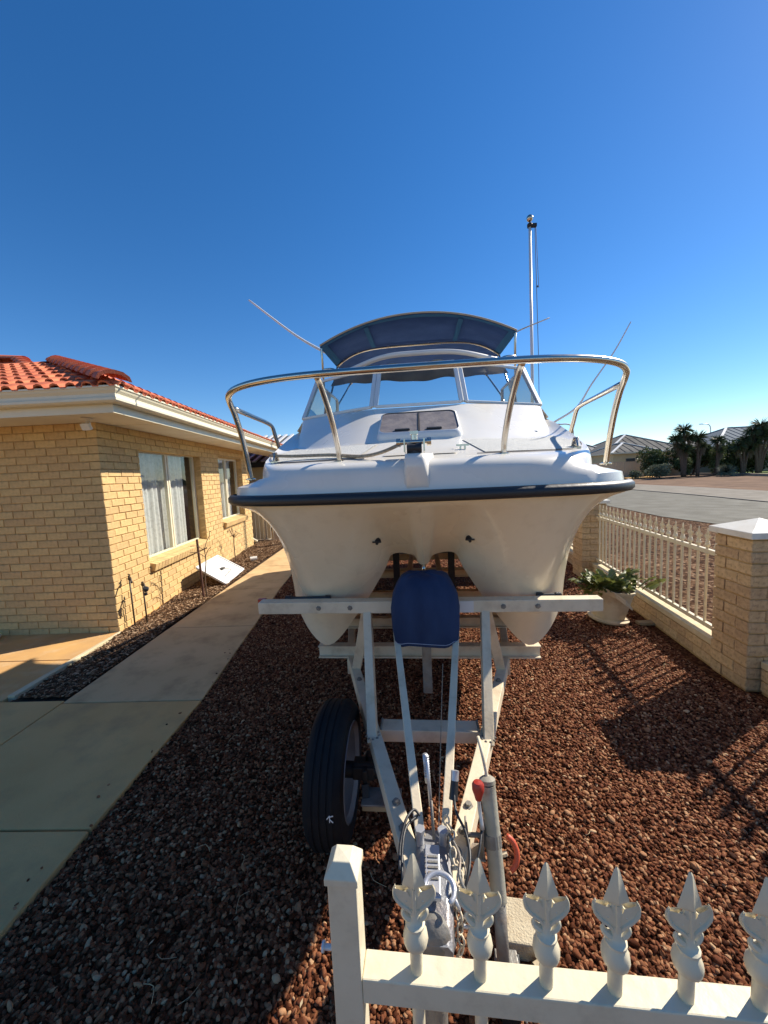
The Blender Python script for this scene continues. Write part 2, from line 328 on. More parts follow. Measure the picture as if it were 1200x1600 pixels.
RZ = lambda a: Matrix.Rotation(a, 4, 'Z'); TR = lambda *p: Matrix.Translation(Vector(p))

# ------------------------------------------------------------------ setting: ground
S('ground', MB().add([(-400,-150,-0.06),(400,-150,-0.06),(400,600,-0.06),(-400,600,-0.06)], [(0,1,2,3)]), M['soil'])
S('gravel_yard', MB().add([(-1.9,-1.5,-0.012),(2.5,-1.5,-0.012),(2.62,3.1,-0.012),(3.6,10.5,-0.012),(-2.2,10.5,-0.012),(-1.9,6.3,-0.012),(-1.55,2.8,-0.012)], [(0,1,2,3,4,5,6)]), M['dirt'])
S('verge', MB().add([(2.62,-1.5,-0.03),(8.9,-1.5,-0.03),(8.5,10.5,-0.03),(8.3,12.4,-0.03),(8.7,16.1,-0.03),(11.5,30,-0.03),(5.6,30,-0.03),(3.6,10.5,-0.03),(2.62,3.1,-0.03)], [tuple(range(9))]), M['verge'])
S('road', MB().add([(8.9,-12,-0.016),(13.2,-12,-0.016),(14.15,15.2,-0.016),(14.7,19.4,-0.016),(15.2,26.3,-0.016),(19.6,60,-0.016),(40,200,-0.016),(33,200,-0.016),(16.5,60,-0.016),(11.5,30,-0.016),(8.7,16.1,-0.016),(8.3,12.4,-0.016),(8.5,10.5,-0.016)], [tuple(range(13))]), M['asphalt'])
S('road_far_lane', MB().add([(13.2,-12,-0.012),(17.2,-12,-0.012),(18.9,20.3,-0.012),(19.3,25,-0.012),(19.4,32.6,-0.012),(24.5,60,-0.012),(47,200,-0.012),(40,200,-0.012),(19.6,60,-0.012),(15.2,26.3,-0.012),(14.7,19.4,-0.012),(14.15,15.2,-0.012)], [tuple(range(12))]), M['asphalt2'])
kb = MB()
for a, b in (((13.2,-12,0),(14.15,15.2,0)),((14.15,15.2,0),(14.7,19.4,0)),((14.7,19.4,0),(15.2,26.3,0)),((15.2,26.3,0),(19.6,60,0))):
    kb.bar(a, b, 0.05, 0.03)
S('road_joint', kb, M['dark'])
S('lawn', MB().add([(32,27,0.04),(36.6,43,0.04),(35.6,58,0.04),(90,60,0.04),(90,27,0.04)], [(0,1,2,3,4)]), M['lawn'])
kb = MB().bar((31.0,25,0.06),(36.0,43,0.06),0.3,0.24).bar((36.0,43,0.06),(35.3,56,0.06),0.3,0.24)
S('lawn_kerb', kb, M['wall3'])
S('driveway', MB().add([(20,38,-0.008),(22.5,60,-0.008),(33,62,-0.008),(34.5,50,-0.008)], [(0,1,2,3)]), M['conc2'])

# path slabs: base plus slabs, joints recessed
S('path_base', MB().box((-2.86,-1.0,-0.05),(-1.6,2.8,0.0)).add([(-2.7,2.8,0.0),(-1.62,2.8,0.0),(-1.93,6.3,0.0),(-2.3,12,0.0),(-2.95,12,0.0)], [(0,1,2,3,4)]), M['mortar'])
def xr(y): return -1.575 if y < 2.8 else (-1.575-0.34*(y-2.8)/3.5 if y < 6.3 else -1.915-0.05*(y-6.3))
def xl(y): return -2.706-0.0185*(y-2.85) if y > 2.8 else -2.70
path = bpy.data.objects['path_base']
def slab(x0a, x1a, ya, x0b, x1b, yb, m=None):
    g = 0.006
    mb = MB().prism([(x0a+g,ya+g),(x1a-g,ya+g),(x1b-g,yb-g),(x0b+g,yb-g)], -0.05, 0.024)
    return mb.build('slab', m or M['conc'], path, bevel=0.006)
ys = [-0.9, 0.45, 1.68, 2.77]
for a, b in zip(ys, ys[1:]): slab(-2.70,-1.575,a,-2.70,-1.575,b,M['conc2'])
ys = [2.77,4.25,5.75,7.25,8.75,10.3,12]
for a, b in zip(ys, ys[1:]): slab(xl(a),xr(a),a,xl(b),xr(b),b)
for a, b in ((-0.9,0.9),(0.9,2.81)): slab(-4.9,-2.70,a,-4.9,-2.70,b,M['conc2'])
S('porch_slab', MB().box((-9,3.52,-0.05),(-3.27,6.0,0.022)), M['porch'], bevel=0.004)
S('porch_apron', MB().box((-9,2.83,-0.05),(-3.25,3.51,0.02)), M['porch'], bevel=0.004)
S('kerb_strip', MB().prism([(-3.25,2.87),(-3.185,2.87),(-3.232,4.17),(-3.265,4.17)], -0.05, 0.036), M['kerb'], bevel=0.006)
S('garden_bed', MB().add([(-3.2,2.83,0.0),(-2.7,2.83,0.0),(-2.85,10.5,0.02),(-2.95,14,0.02),(-7,14,0.03),(-4.6,10,0.02),(-3.3,4.1,0.0)], [(0,1,2,3,4,5,6)]), M['mulch'])
S('back_yard_ground', MB().add([(-40,10.5,-0.03),(-2.1,10.5,-0.03),(3.6,10.5,-0.03),(5.6,30,-0.03),(-40,40,-0.03)], [(0,1,2,3,4)]), M['dirt'])

# stones: real stones scattered with geometry nodes
def scatter(name, polys, dens, m, size, flat=(1, 0.75, 0.55), seed=1, chip=False, z=0.0, mound=None, label=None, base=True):
    me = bpy.data.meshes.new(name); vs = []; fs = []
    for (x0, y0, x1, y1, fxl, fxr, dn_) in polys:
        n = max(1, int((y1-y0)/0.25))
        for i in range(n):
            a = y0+(y1-y0)*i/n; b = y0+(y1-y0)*(i+1)/n; o = len(vs)
            for y in (a, b):
                l_, r_ = fxl(y), fxr(y)
                for k in range(5):
                    x = l_+(r_-l_)*k/4; vs.append((x, y, z+(mound(x, y) if mound else 0)))
            for k in range(4): fs.append((o+k, o+k+1, o+k+6, o+k+5))
    me.from_pydata(vs, [], fs); me.materials.append(m)
    o = bpy.data.objects.new(name, me); C.objects.link(o); o['kind'] = 'stuff'
    if label: o['label'] = label
    ng = bpy.data.node_groups.new(name, 'GeometryNodeTree')
    ng.interface.new_socket('Geometry', in_out='INPUT', socket_type='NodeSocketGeometry')
    ng.interface.new_socket('Geometry', in_out='OUTPUT', socket_type='NodeSocketGeometry')
    N = ng.nodes; L = ng.links
    gi = N.new('NodeGroupInput'); go = N.new('NodeGroupOutput')
    dp = N.new('GeometryNodeDistributePointsOnFaces'); dp.inputs['Density'].default_value = dens; dp.inputs['Seed'].default_value = seed
    L.new(gi.outputs[0], dp.inputs['Mesh'])
    g2i = N.new('GeometryNodeGeometryToInstance')
    for k in range(4):
        if chip:
            ic = N.new('GeometryNodeMeshCube'); ic.inputs['Size'].default_value = (2, 0.55+0.2*k, 0.25)
        else:
            ic = N.new('GeometryNodeMeshIcoSphere'); ic.inputs['Subdivisions'].default_value = 2
        ps = N.new('GeometryNodeInputPosition')
        nt = N.new('ShaderNodeTexNoise'); nt.noise_dimensions = '4D'; nt.inputs['W'].default_value = k*7.3; nt.inputs['Scale'].default_value = 0.9
        L.new(ps.outputs[0], nt.inputs['Vector'])
        sb = N.new('ShaderNodeVectorMath'); sb.operation = 'SUBTRACT'; sb.inputs[1].default_value = (0.5, 0.5, 0.5); L.new(nt.outputs['Color'], sb.inputs[0])
        scv = N.new('ShaderNodeVectorMath'); scv.operation = 'SCALE'; scv.inputs['Scale'].default_value = 1.1; L.new(sb.outputs[0], scv.inputs[0])
        sp = N.new('GeometryNodeSetPosition'); L.new(ic.outputs[0], sp.inputs['Geometry']); L.new(scv.outputs[0], sp.inputs['Offset'])
        sm = N.new('GeometryNodeSetMaterial'); sm.inputs['Material'].default_value = m
        if chip: L.new(sp.outputs[0], sm.inputs[0])
        else:
            ss = N.new('GeometryNodeSetShadeSmooth'); L.new(sp.outputs[0], ss.inputs[0]); L.new(ss.outputs[0], sm.inputs[0])
        L.new(sm.outputs[0], g2i.inputs[0])
    ip = N.new('GeometryNodeInstanceOnPoints'); L.new(dp.outputs['Points'], ip.inputs['Points']); L.new(g2i.outputs[0], ip.inputs['Instance'])
    ip.inputs['Pick Instance'].default_value = True
    rv = N.new('FunctionNodeRandomValue'); rv.data_type = 'FLOAT_VECTOR'
    if chip: rv.inputs[0].default_value = (-0.35,-0.35,0); rv.inputs[1].default_value = (0.35,0.35,6.28)
    else: rv.inputs[0].default_value = (-0.5,-0.5,0); rv.inputs[1].default_value = (0.5,0.5,6.28)
    L.new(rv.outputs[0], ip.inputs['Rotation'])
    rs = N.new('FunctionNodeRandomValue'); rs.data_type = 'FLOAT_VECTOR'; rs.inputs['Seed'].default_value = 5
    rs.inputs[0].default_value = tuple(size*0.62*f for f in flat); rs.inputs[1].default_value = tuple(size*1.45*f for f in flat)
    L.new(rs.outputs[0], ip.inputs['Scale'])
    rz = N.new('FunctionNodeRandomValue'); rz.data_type = 'FLOAT_VECTOR'; rz.inputs['Seed'].default_value = 9
    rz.inputs[0].default_value = (0, 0, -0.003); rz.inputs[1].default_value = (0, 0, size*0.9)
    tp = N.new('GeometryNodeSetPosition'); L.new(dp.outputs['Points'], tp.inputs['Geometry']); L.new(rz.outputs[0], tp.inputs['Offset']); L.new(tp.outputs[0], ip.inputs['Points'])
    jn = N.new('GeometryNodeJoinGeometry'); L.new(ip.outputs[0], jn.inputs[0])
    if base:
        bmt = N.new('GeometryNodeSetMaterial'); bmt.inputs['Material'].default_value = M['dirt'] if not chip else M['mulch']; L.new(gi.outputs[0], bmt.inputs[0]); L.new(bmt.outputs[0], jn.inputs[0])
    L.new(jn.outputs[0], go.inputs[0])
    o.modifiers.new('scatter', 'NODES').node_group = ng
    return o
fx = lambda y: 2.53+0.166*(y-3.1)          # fence line on the right
gm = lambda x, y: 0.014*noise.noise(Vector((x*0.9, y*0.9, 0)))+0.008*noise.noise(Vector((x*3, y*3, 2)))
scatter('gravel_stones', [(0,-0.4,0,4.2, xr, lambda y: min(2.52, fx(y)-0.13) if y > 2.7 else 2.5, 0)], 9000, M['stone'], 0.0094, z=0.0, mound=gm)
scatter('gravel_stones_far', [(0,4.2,0,9.5, xr, lambda y: fx(y)-0.13, 0)], 4200, M['stone'], 0.0115, seed=3, z=0.0, mound=gm)
scatter('gravel_stones_large', [(0,-0.4,0,4.2, lambda y: xr(y)+0.05, lambda y: 2.38, 0)], 110, M['stone'], 0.0145, seed=11, z=0.004, mound=gm, base=False)
scatter('stones_on_path', [(0,-0.2,0,4.2, lambda y: xr(y)-0.13, lambda y: xr(y)-0.01, 0)], 55, M['stone'], 0.008, seed=17, z=0.024, base=False)
bm_ = lambda x, y: 0.02+0.03*max(0, noise.noise(Vector((x*2, y*2, 5))))+0.03*max(0, min(1, (y-5)/3))
def bl(y): return -3.2 if y < 4.1 else -3.27-0.0885*(y-4.18)
scatter('bark_mulch', [(0,2.86,0,10.2, lambda y: bl(y)+0.03 if y > 4.1 else -3.15-0.05*(y-2.87)/1.3, lambda y: xl(y)-0.02, 0)], 3600, M['chip'], 0.014, flat=(1,1,1), chip=True, seed=2, mound=bm_)
# straws and twigs on the gravel
st = MB()
for i in range(70):
    x = rnd.uniform(-1.4, 2.3); y = rnd.uniform(0.6, 4.5); a = rnd.uniform(0, 6.28); L_ = rnd.uniform(0.02, 0.09)
    st.tube(catmull([(x,y,0.022),(x+math.cos(a)*L_*0.5,y+math.sin(a)*L_*0.5,0.032),(x+math.cos(a+0.5)*L_,y+math.sin(a+0.5)*L_,0.02)], 2), 0.0009, 4)
st.build('dry_grass_litter', M['straw'], kind='stuff')
lf = MB()
for i in range(26):
    x = rnd.uniform(-1.3, 2.4); y = rnd.uniform(1.0, 4.8); a = rnd.uniform(0, 6.28); s_ = rnd.uniform(0.008, 0.018)
    u = Vector((math.cos(a), math.sin(a), 0.1))*s_; w = Vector((-math.sin(a), math.cos(a), 0.3))*s_*0.35; c = Vector((x, y, 0.03))
    lf.add([c-u, c+w, c+u, c-w], [(0,1,2,3)])
lf.build('leaf_litter', M['straw'], kind='stuff')

# ------------------------------------------------------------------ bricks
def brick_mesh(name, L_, W_, H_, m, seed):
    r = random.Random(seed); c = 0.005; j = lambda: r.uniform(-0.0018, 0.0018)
    x, y, z = L_/2, W_/2, H_/2
    ring0 = [(-x,y,-z),(x,y,-z),(x,y,z),(-x,y,z)]
    ring1 = [(-x+j(),-y+c,-z+j()),(x+j(),-y+c,-z+j()),(x+j(),-y+c,z+j()),(-x+j(),-y+c,z+j())]
    ring2 = [(-x+c,-y+j(),-z+c),(x-c,-y+j(),-z+c),(x-c,-y+j(),z-c),(-x+c,-y+j(),z-c)]
    vs = ring0+ring1+ring2; fs = [(0,1,2,3)]
    for a in (0, 4):
        for k in range(4): fs.append((a+k, a+(k+1) % 4, a+4+(k+1) % 4, a+4+k)[::-1])
    fs.append((8,9,10,11))
    mb = MB().add(vs, fs); me = mb.mesh(name, m)
    b = bmesh.new(); b.from_mesh(me); bmesh.ops.recalc_face_normals(b, faces=b.faces); b.to_mesh(me); b.free(); return me
BL, BH, PL, PH = 0.23, 0.076, 0.24, 0.086
bricks = [brick_mesh('brick', BL, 0.11, BH, M['brick'], i) for i in range(6)]
bricksp = [brick_mesh('pier_brick', BL, 0.11, BH, M['brickp'], i+20) for i in range(6)]
CAMP = Vector((0, 0, H))

def lay(out, O, d, n, length, rows, holes, z0=0.0, par=0):
    """collects bricks of one wall face: O corner, d along, n outward"""
    for r in range(rows):
        zc = z0+r*PH+BH/2+0.005; s = 0 if r % 2 == par else PL/2
        while s < length:
            a, b = max(s, 0), min(s+PL, length)-0.01+(0.01 if s+PL >= length else 0)
            spans = [(a, b)]
            for (h0, h1, hz0, hz1) in holes:
                if zc > hz0 and zc < hz1:
                    ns = []
                    for (p, q) in spans:
                        if q <= h0 or p >= h1: ns.append((p, q))
                        else:
                            if p < h0-0.02: ns.append((p, h0))
                            if q > h1+0.02: ns.append((h1, q))
                    spans = ns
            for (p, q) in spans:
                if q-p > 0.03:
                    pos = O+d*((p+q)/2)+n*(-0.052+rnd.uniform(-0.0015, 0.0025)); pos.z = zc
                    out.append((pos, d, n, (q-p)/BL))
            s += PL
def place_bricks(items, meshes, parent, limit=300, stuffname='brickwork'):
    def size(it): return (1.0/max(0.3, (it[0]-CAMP).length))*(1 if vis(it[0]) else 0.01)
    items = sorted(items, key=lambda it: -size(it))
    mb = MB()
    for i, (pos, d, n, sx) in enumerate(items):
        R = Matrix((d, -n, Vector((0,0,1)))).transposed().to_4x4()
        MW = TR(*pos) @ R @ Matrix.Diagonal((sx, 1, 1, 1)); me = meshes[rnd.randrange(len(meshes))]
        if i < limit: inst('brick', me, parent, MW)
        else: mb.add([MW @ v.co for v in me.vertices], [tuple(p.vertices) for p in me.polygons])
    if mb.v:
        mb.build(stuffname, meshes[0].materials[0], parent, kind='stuff')
def vis(p):
    q = Rm.transposed() @ (Vector(p)-CAMP)
    if q.z >= -0.05: return False
    x = 601*q.x/-q.z; y = 601*q.y/-q.z
    return abs(x) < 620 and abs(y) < 820

# ------------------------------------------------------------------ house
HA = Vector((-3.276, 4.184, 0)); HD = Vector((-0.0878, 0.9961, 0)).normalized(); HN = Vector((HD.y, -HD.x, 0))
FD = Vector((-1, 0, 0)); FN = Vector((0, -1, 0)); WT = 2.41
house = thing('brick_house', 'cream brick house with orange tiled hip roof, beside the concrete path', 'house', (-5, 6, 0))
# wall core (mortar) with window holes on the side wall
w1 = (0.76, 2.66, 0.66, 2.19); w2 = (3.52, 5.0, 0.87, 2.20); LEN = 5.54
wall = MB()
def wp(s, z, o=0.0): p = HA+HD*s+HN*o; return Vector((p.x, p.y, z))
mo = -0.008
def wall_piece(s0, s1, z0, z1): wall.add([wp(s, z, o) for o in (mo, -0.2) for s, z in ((s0,z0),(s1,z0),(s1,z1),(s0,z1))], [(0,1,2,3),(7,6,5,4),(0,4,5,1),(1,5,6,2),(2,6,7,3),(3,7,4,0)])
for s0, s1, z0, z1 in ((0.06,w1[0],-0.1,WT),(w1[0],w1[1],-0.1,w1[2]),(w1[0],w1[1],w1[3],WT),(w1[1],w2[0],-0.1,WT),(w2[0],w2[1],-0.1,w2[2]),(w2[0],w2[1],w2[3],WT),(w2[1],LEN-0.008,-0.1,WT)):
    wall_piece(s0, s1, z0, z1)
wall.box((-9, HA.y+0.008, -0.1), (HA.x-0.21, HA.y+0.2, WT))
p = wp(LEN-0.1, 0); wall.add([(p.x-5,p.y-0.1,-0.1),(p.x-0.1,p.y-0.1,-0.1),(p.x-0.1,p.y+0.08,-0.1),(p.x-5,p.y+0.08,-0.1),(p.x-5,p.y-0.1,WT),(p.x-0.1,p.y-0.1,WT),(p.x-0.1,p.y+0.08,WT),(p.x-5,p.y+0.08,WT)], [(0,3,2,1),(4,5,6,7),(0,1,5,4),(1,2,6,5),(2,3,7,6),(3,0,4,7)])
wall.box((HA.x-0.216, HA.y+0.013, -0.1), (HA.x-0.022, HA.y+0.075, WT-0.002))
hw = wall.build('wall', M['mortar'], house)
items = []
lay(items, HA.copy(), HD, HN, LEN, 28, [w1, w2, (w1[0]-0.0, w1[1], w1[2]-0.1, w1[2]+0.01), (w2[0], w2[1], w2[2]-0.1, w2[2]+0.01)])
O2 = HA.copy()
fr = []
lay(fr, O2, FD, FN, 5.6, 28, [], par=1)
items += fr
place_bricks(items, bricks, hw)
# second wing beyond the wall end and the step with downpipe
dpz = MB()
pe = wp(LEN+0.10, 0, -0.10)
dpz.tube(catmull([(pe.x,pe.y,2.35),(pe.x,pe.y,0.35),(pe.x+0.02,pe.y,0.2),(pe.x+0.10,pe.y,0.13),(pe.x+0.16,pe.y,0.1)],5), 0.04, 10)
dpz.build('downpipe', M['cream'], house, smooth=True)
# soffit, fascia, gutter along front and side
def corner(o):
    y = HA.y-o; q = HA+HN*o; t = (y-q.y)/HD.y; q = q+HD*t; return Vector((q.x, y, 0))
def run(prof, s_end=8.0, closed=True):
    rows = []
    A = [Vector((-9, HA.y-o, z)) for o, z in prof]; B = []; D_ = []
    for o, z in prof:
        c = corner(o); B.append(Vector((c.x, c.y, z))); D_.append(wp(s_end, z, o))
    return [A, B, D_]
MB().grid(run([(0.6,2.385),(0.6,2.475),(0.58,2.475),(0.58,2.385)]), close_v=True).build('fascia', M['cream'], house)
MB().grid(run([(0.605,2.465),(0.68,2.465),(0.70,2.48),(0.702,2.50),(0.69,2.52),(0.69,2.54),(0.71,2.565),(0.718,2.585),(0.728,2.59),(0.728,2.605),(0.712,2.605),(0.70,2.58),(0.61,2.50)]), close_v=True).build('gutter', M['cream'], house)
MB().grid(run([(-0.02,2.405),(0.582,2.405),(0.582,2.415),(-0.02,2.415)]), close_v=True).build('soffit', M['soffit'], house)
sj = MB()
for s in (0.3, 2.7, 5.1):
    a = wp(s, 2.4035, 0.0); b = wp(s, 2.4035, 0.58); sj.bar(a, b, 0.025, 0.004)
sj.build('soffit_joint', M['cream'], house)
# roof planes
pt = 0.42; G0 = corner(0.70); GZ = 2.595; RW = 2.3
roofm = MB()
apex = corner(0.70-RW); apex.z = GZ+pt*RW
def rz(p): return Vector((p.x, p.y, GZ-0.03+pt*RW))
ridge_end = wp(10.0, GZ-0.03+pt*RW, 0.70-RW)
a0 = Vector((-9, G0.y, GZ-0.03)); b0 = Vector((G0.x, G0.y, GZ-0.03)); d0 = wp(8.0+2.3, GZ-0.03, 0.70)
ap = Vector((apex.x, apex.y, GZ-0.03+pt*RW)); al = Vector((-9, apex.y, ap.z))
roofm.add([a0, b0, ap, al], [(0,1,2,3)]).add([b0, d0, ridge_end, ap], [(0,1,2,3)])
bk = ridge_end+Vector((-2.5,0,-1.0)); roofm.add([ap, ridge_end, bk, al+Vector((0,4,-1))], [(0,1,2,3)])
roof = roofm.build('roof', M['tilecap'], house)
# tiles
def tile_mesh():
    w, L_ = 0.30, 0.37; prof = []
    for x0 in (0.0, 0.15):
        for i in range(5):
            a = math.pi*i/4; prof.append((x0+0.05-0.05*math.cos(a), 0.038*math.sin(a)))
        prof.append((x0+0.125, -0.004))
    prof.append((0.30, 0.0))
    top0 = [(x, 0, z+0.035) for x, z in prof]; top1 = [(x, L_, z+0.008) for x, z in prof]; bot = [(x, 0, z+0.035-0.016) for x, z in prof]
    bot1 = [(x, 0.06, z+0.02-0.016) for x, z in prof]
    me = MB().grid([bot1, bot, top0, top1]).mesh('tile', M['tile'], smooth=True); me.set_sharp_from_angle(angle=math.radians(40))
    return me
tm = tile_mesh(); sl = math.atan(pt); tiles = []
cs = math.cos(sl)
Tup = Vector((0, math.cos(sl), math.sin(sl)))
for r in range(8):
    v = r*0.32
    for c in range(22):
        u = c*0.30+(0.0)
        px = G0.x-0.28-u; hz = v*cs
        if u+0.30 < hz: continue
        if v*cs > RW-0.1: continue
        pos = Vector((px, G0.y-0.02+hz, GZ-0.02+hz*pt)); R = Matrix((Vector((1,0,0)), Tup, Vector((1,0,0)).cross(Tup))).transposed().to_4x4()
        tiles.append((pos, TR(*pos) @ R, 1))
Iu = (-HN*math.cos(sl)+Vector((0,0,1))*math.sin(sl))
for r in range(8):
    v = r*0.32; hz = v*cs
    if hz > RW-0.1: continue
    for c in range(32):
        u = c*0.30
        if u+0.30 < hz*1.09: continue
        q = G0+HD*(u+0.0); pos = Vector((q.x, q.y, 0))-HN*(hz-0.02); pos.z = GZ-0.02+hz*pt
        R = Matrix((HD, Iu, HD.cross(Iu))).transposed().to_4x4(); tiles.append((pos, TR(*pos) @ R, -1))
tiles.sort(key=lambda t: (t[0]-CAMP).length*(1 if vis(t[0]) else 5))
tb = MB()
HP = Vector((G0.x, G0.y, 0)); HV = Vector((apex.x-G0.x, apex.y-G0.y, 0)).normalized(); HNn = Vector((HV.y, -HV.x, 0))   # hip line in plan, normal towards the side slope
for i, (pos, MW, sgn) in enumerate(tiles):
    MW = MW @ TR(0, 0, rnd.uniform(-0.003, 0.003)); me = tm
    cor = [MW @ Vector(c) for c in ((0,0,0),(0.3,0,0),(0,0.37,0),(0.3,0.37,0))]
    dd = [(c-HP).dot(HNn)*sgn for c in cor]      # front tiles keep the far side, side tiles the near side
    if min(dd) > 0.03: continue
    if max(dd) > 0.03:
        inv = MW.inverted(); pco = inv @ (HP+HNn*0.03*sgn); pno = (MW.to_3x3().transposed() @ (HNn*sgn)).normalized(); cv = []; cf = []
        for pg in tm.polygons:                       # clip each face against the hip plane
            P = [tm.vertices[k].co for k in pg.vertices]; out = []
            for a_, b_ in zip(P, P[1:]+P[:1]):
                da = (a_-pco).dot(pno); db = (b_-pco).dot(pno)
                if da <= 0: out.append(a_.copy())
                if (da < 0 < db) or (db < 0 < da): out.append(a_.lerp(b_, da/(da-db)))
            if len(out) > 2: cf.append(tuple(range(len(cv), len(cv)+len(out)))); cv += out
        if not cf: continue
        me = bpy.data.meshes.new('tile'); me.from_pydata([tuple(c) for c in cv], [], cf); me.update()
        if not me.materials: me.materials.append(M['tile'])
    if i < 290: inst('tile', me, roof, MW)
    else: tb.add([MW @ v.co for v in me.vertices], [tuple(p.vertices) for p in me.polygons])
if tb.v: tb.build('tiling', M['tile'], roof, kind='stuff', recalc=False)
def cap_mesh():
    rows = []
    for (y, r, h) in ((0,0.115,0.06),(0,0.14,0.095),(0.42,0.112,0.055)):
        rows.append([(r*math.cos(math.pi*k/6), y, h*math.sin(math.pi*k/6)) for k in range(7)])
    me = MB().grid(rows).mesh('ridge_tile', M['tilecap'], smooth=True); me.set_sharp_from_angle(angle=math.radians(50)); return me
cm = cap_mesh()
def caps(p, q, up=0.06, n=None):
    p = Vector(p); q = Vector(q); d = (q-p); L_ = d.length; d.normalize(); n = int(L_/0.30)+1
    x = d.cross(Vector((0,0,1))).normalized(); z = x.cross(d)
    for i in range(n):
        pos = p+d*(i*L_/n)+z*up; R = Matrix((x, d, z)).transposed().to_4x4(); inst('ridge_tile', cm, roof, TR(*pos) @ R)
caps(b0+Vector((0,0,0.02)), ap); caps(ap, ridge_end); 
# higher roof behind, at the left edge of the picture
rb = MB(); a1 = Vector((-7.05, 7.3, 4.13)); b1 = Vector((-5.65, 6.15, 3.50)); c1 = Vector((-12, 7.3, 4.13)); d1 = Vector((-12, 6.15, 3.50))
rb.add([d1, b1, a1, c1], [(0,1,2,3)]).add([b1, b1+Vector((-0.3,2.2,-0.3)), a1], [(0,1,2)])
rb.build('upper_roof', M['tile'], house, label='higher red tiled roof plane behind the eave')
caps(b1, a1, 0.03); caps(c1, a1, 0.03)
# windows
def window(name, s0, s1, z0, z1, nlight):
    o = -0.12
    f = MB(); fw_ = 0.045
    def bx(a, b, c, d, o0=o-0.05, o1=o): f.add([wp(s, z, q) for q in (o1, o0) for s, z in ((a,c),(b,c),(b,d),(a,d))], [(0,1,2,3),(7,6,5,4),(0,4,5,1),(1,5,6,2),(2,6,7,3),(3,7,4,0)])
    bx(s0, s1, z0, z0+fw_); bx(s0, s1, z1-fw_, z1); bx(s0, s0+fw_, z0+fw_, z1-fw_); bx(s1-fw_, s1, z0+fw_, z1-fw_)
    mid = [(s0+s1)/2] if nlight == 2 else []
    for m_ in mid:
        bx(m_-0.045, m_-0.004, z0+fw_, z1-fw_); bx(m_+0.004, m_+0.04, z0+fw_, z1-fw_, o-0.045, o+0.006)
    w = f.build('window', M['cream'], house)
    edges = [s0+fw_]+[x for m_ in mid for x in (m_-0.045, m_+0.04)]+[s1-fw_]
    for a, b in zip(edges[0::2], edges[1::2]):
        MB().add([wp(s, z, o-0.02) for s, z in ((a,z0+fw_),(b,z0+fw_),(b,z1-fw_),(a,z1-fw_))], [(0,1,2,3)]).build('pane', M['wglass'], w)
    rows = []
    n = 90
    for z in (z0+0.02, z0+0.5, z1-0.03):
        rows.append([wp(s0+0.03+(s1-s0-0.06)*i/n, z, o-0.13+0.022*math.sin(i*1.05)+0.012*math.sin(i*0.37+z)) for i in range(n+1)])
    rows_l = [r[:int(n*0.93)] for r in rows]
    MB().grid(rows_l).build('curtain', M['curtain'], w, smooth=True)
    rm = MB()
    for (a, b) in (((s0-0.3,z0-0.3),(s1+0.3,z1+0.15)),):
        rm.add([wp(s, z, q) for q in (-0.21, -1.8) for s, z in ((a[0],a[1]),(b[0],a[1]),(b[0],b[1]),(a[0],b[1]))], [(7,6,5,4),(0,4,5,1),(1,5,6,2),(2,6,7,3),(3,7,4,0)])
    rm.build('room', M['room'], w, recalc=False)
    # brick reveal and brick-on-edge sill
    nb = int((s1-s0)/0.086); pitch = (s1-s0)/nb
    for i in range(nb):
        s = s0+pitch*(i+0.5)
        P0 = wp(s, z0-0.045, -0.045); ang = math.radians(14)
        x = HD; y = (-HN*math.cos(ang)+Vector((0,0,1))*math.sin(ang)); zz = x.cross(y)
        # long side of the brick lies across the sill
        R = Matrix((y, -zz, x)).transposed().to_4x4()
        inst('sill_brick', sillb[i % 3], w, TR(*P0) @ R)
sillb = []
for i in range(3):
    mb = MB(); mb.box((-0.115,-0.05,-0.039),(0.115,0.05,0.039)); me = mb.mesh('sill_brick', M['brick'])
    b = bmesh.new(); b.from_mesh(me); bmesh.ops.bevel(b, geom=b.edges[:], offset=0.003, segments=1, affect='EDGES'); b.to_mesh(me); b.free(); sillb.append(me)
window('window', *w1, 2); window('window', *w2, 2)
# sensor flood light under the soffit near the corner
fl = thing('flood_light', 'small white sensor light under the eave by the house corner', 'light', (-3.14, 3.9, 2.4))
lx = Vector((-3.14, 3.9, 2.40))
MB().lathe([(0.0,0),(0.055,0),(0.055,-0.012),(0.03,-0.02),(0.012,-0.03),(0.012,-0.05),(0,-0.05)], lx, seg=16).build('mount', M['soffit'], fl, smooth=True, auto=40)
lh = MB().box((-0.045,-0.02,-0.035),(0.045,0.02,0.035)).build('lamp_housing', M['plastic'], fl, bevel=0.006)
lh.data.transform(TR(*lx)); lh.matrix_basis = TR(0.0, -0.015, -0.085) @ Matrix.Rotation(math.radians(28), 4, 'X')
MB().tube([lx+Vector((0.02,0,-0.03)), lx+Vector((0.035,0,-0.05)), lx+Vector((0.03,0,-0.08))], 0.006, 8).build('arm', M['plastic'], fl, smooth=True)

# shoe-like white bundle at the porch wall, far left
sh = MB().lathe([(0,0),(0.05,0.01),(0.055,0.04),(0.03,0.07),(0,0.08)], (-4.66,4.08,0.022), seg=10).lathe([(0,0),(0.04,0.01),(0.035,0.04),(0,0.06)], (-4.60,4.02,0.022), seg=9)
o = sh.build('cloth_bundle', M['plastic'], None, smooth=True); o['label'] = 'small white crumpled bundle on the porch against the brick wall'; o['category'] = 'bundle'

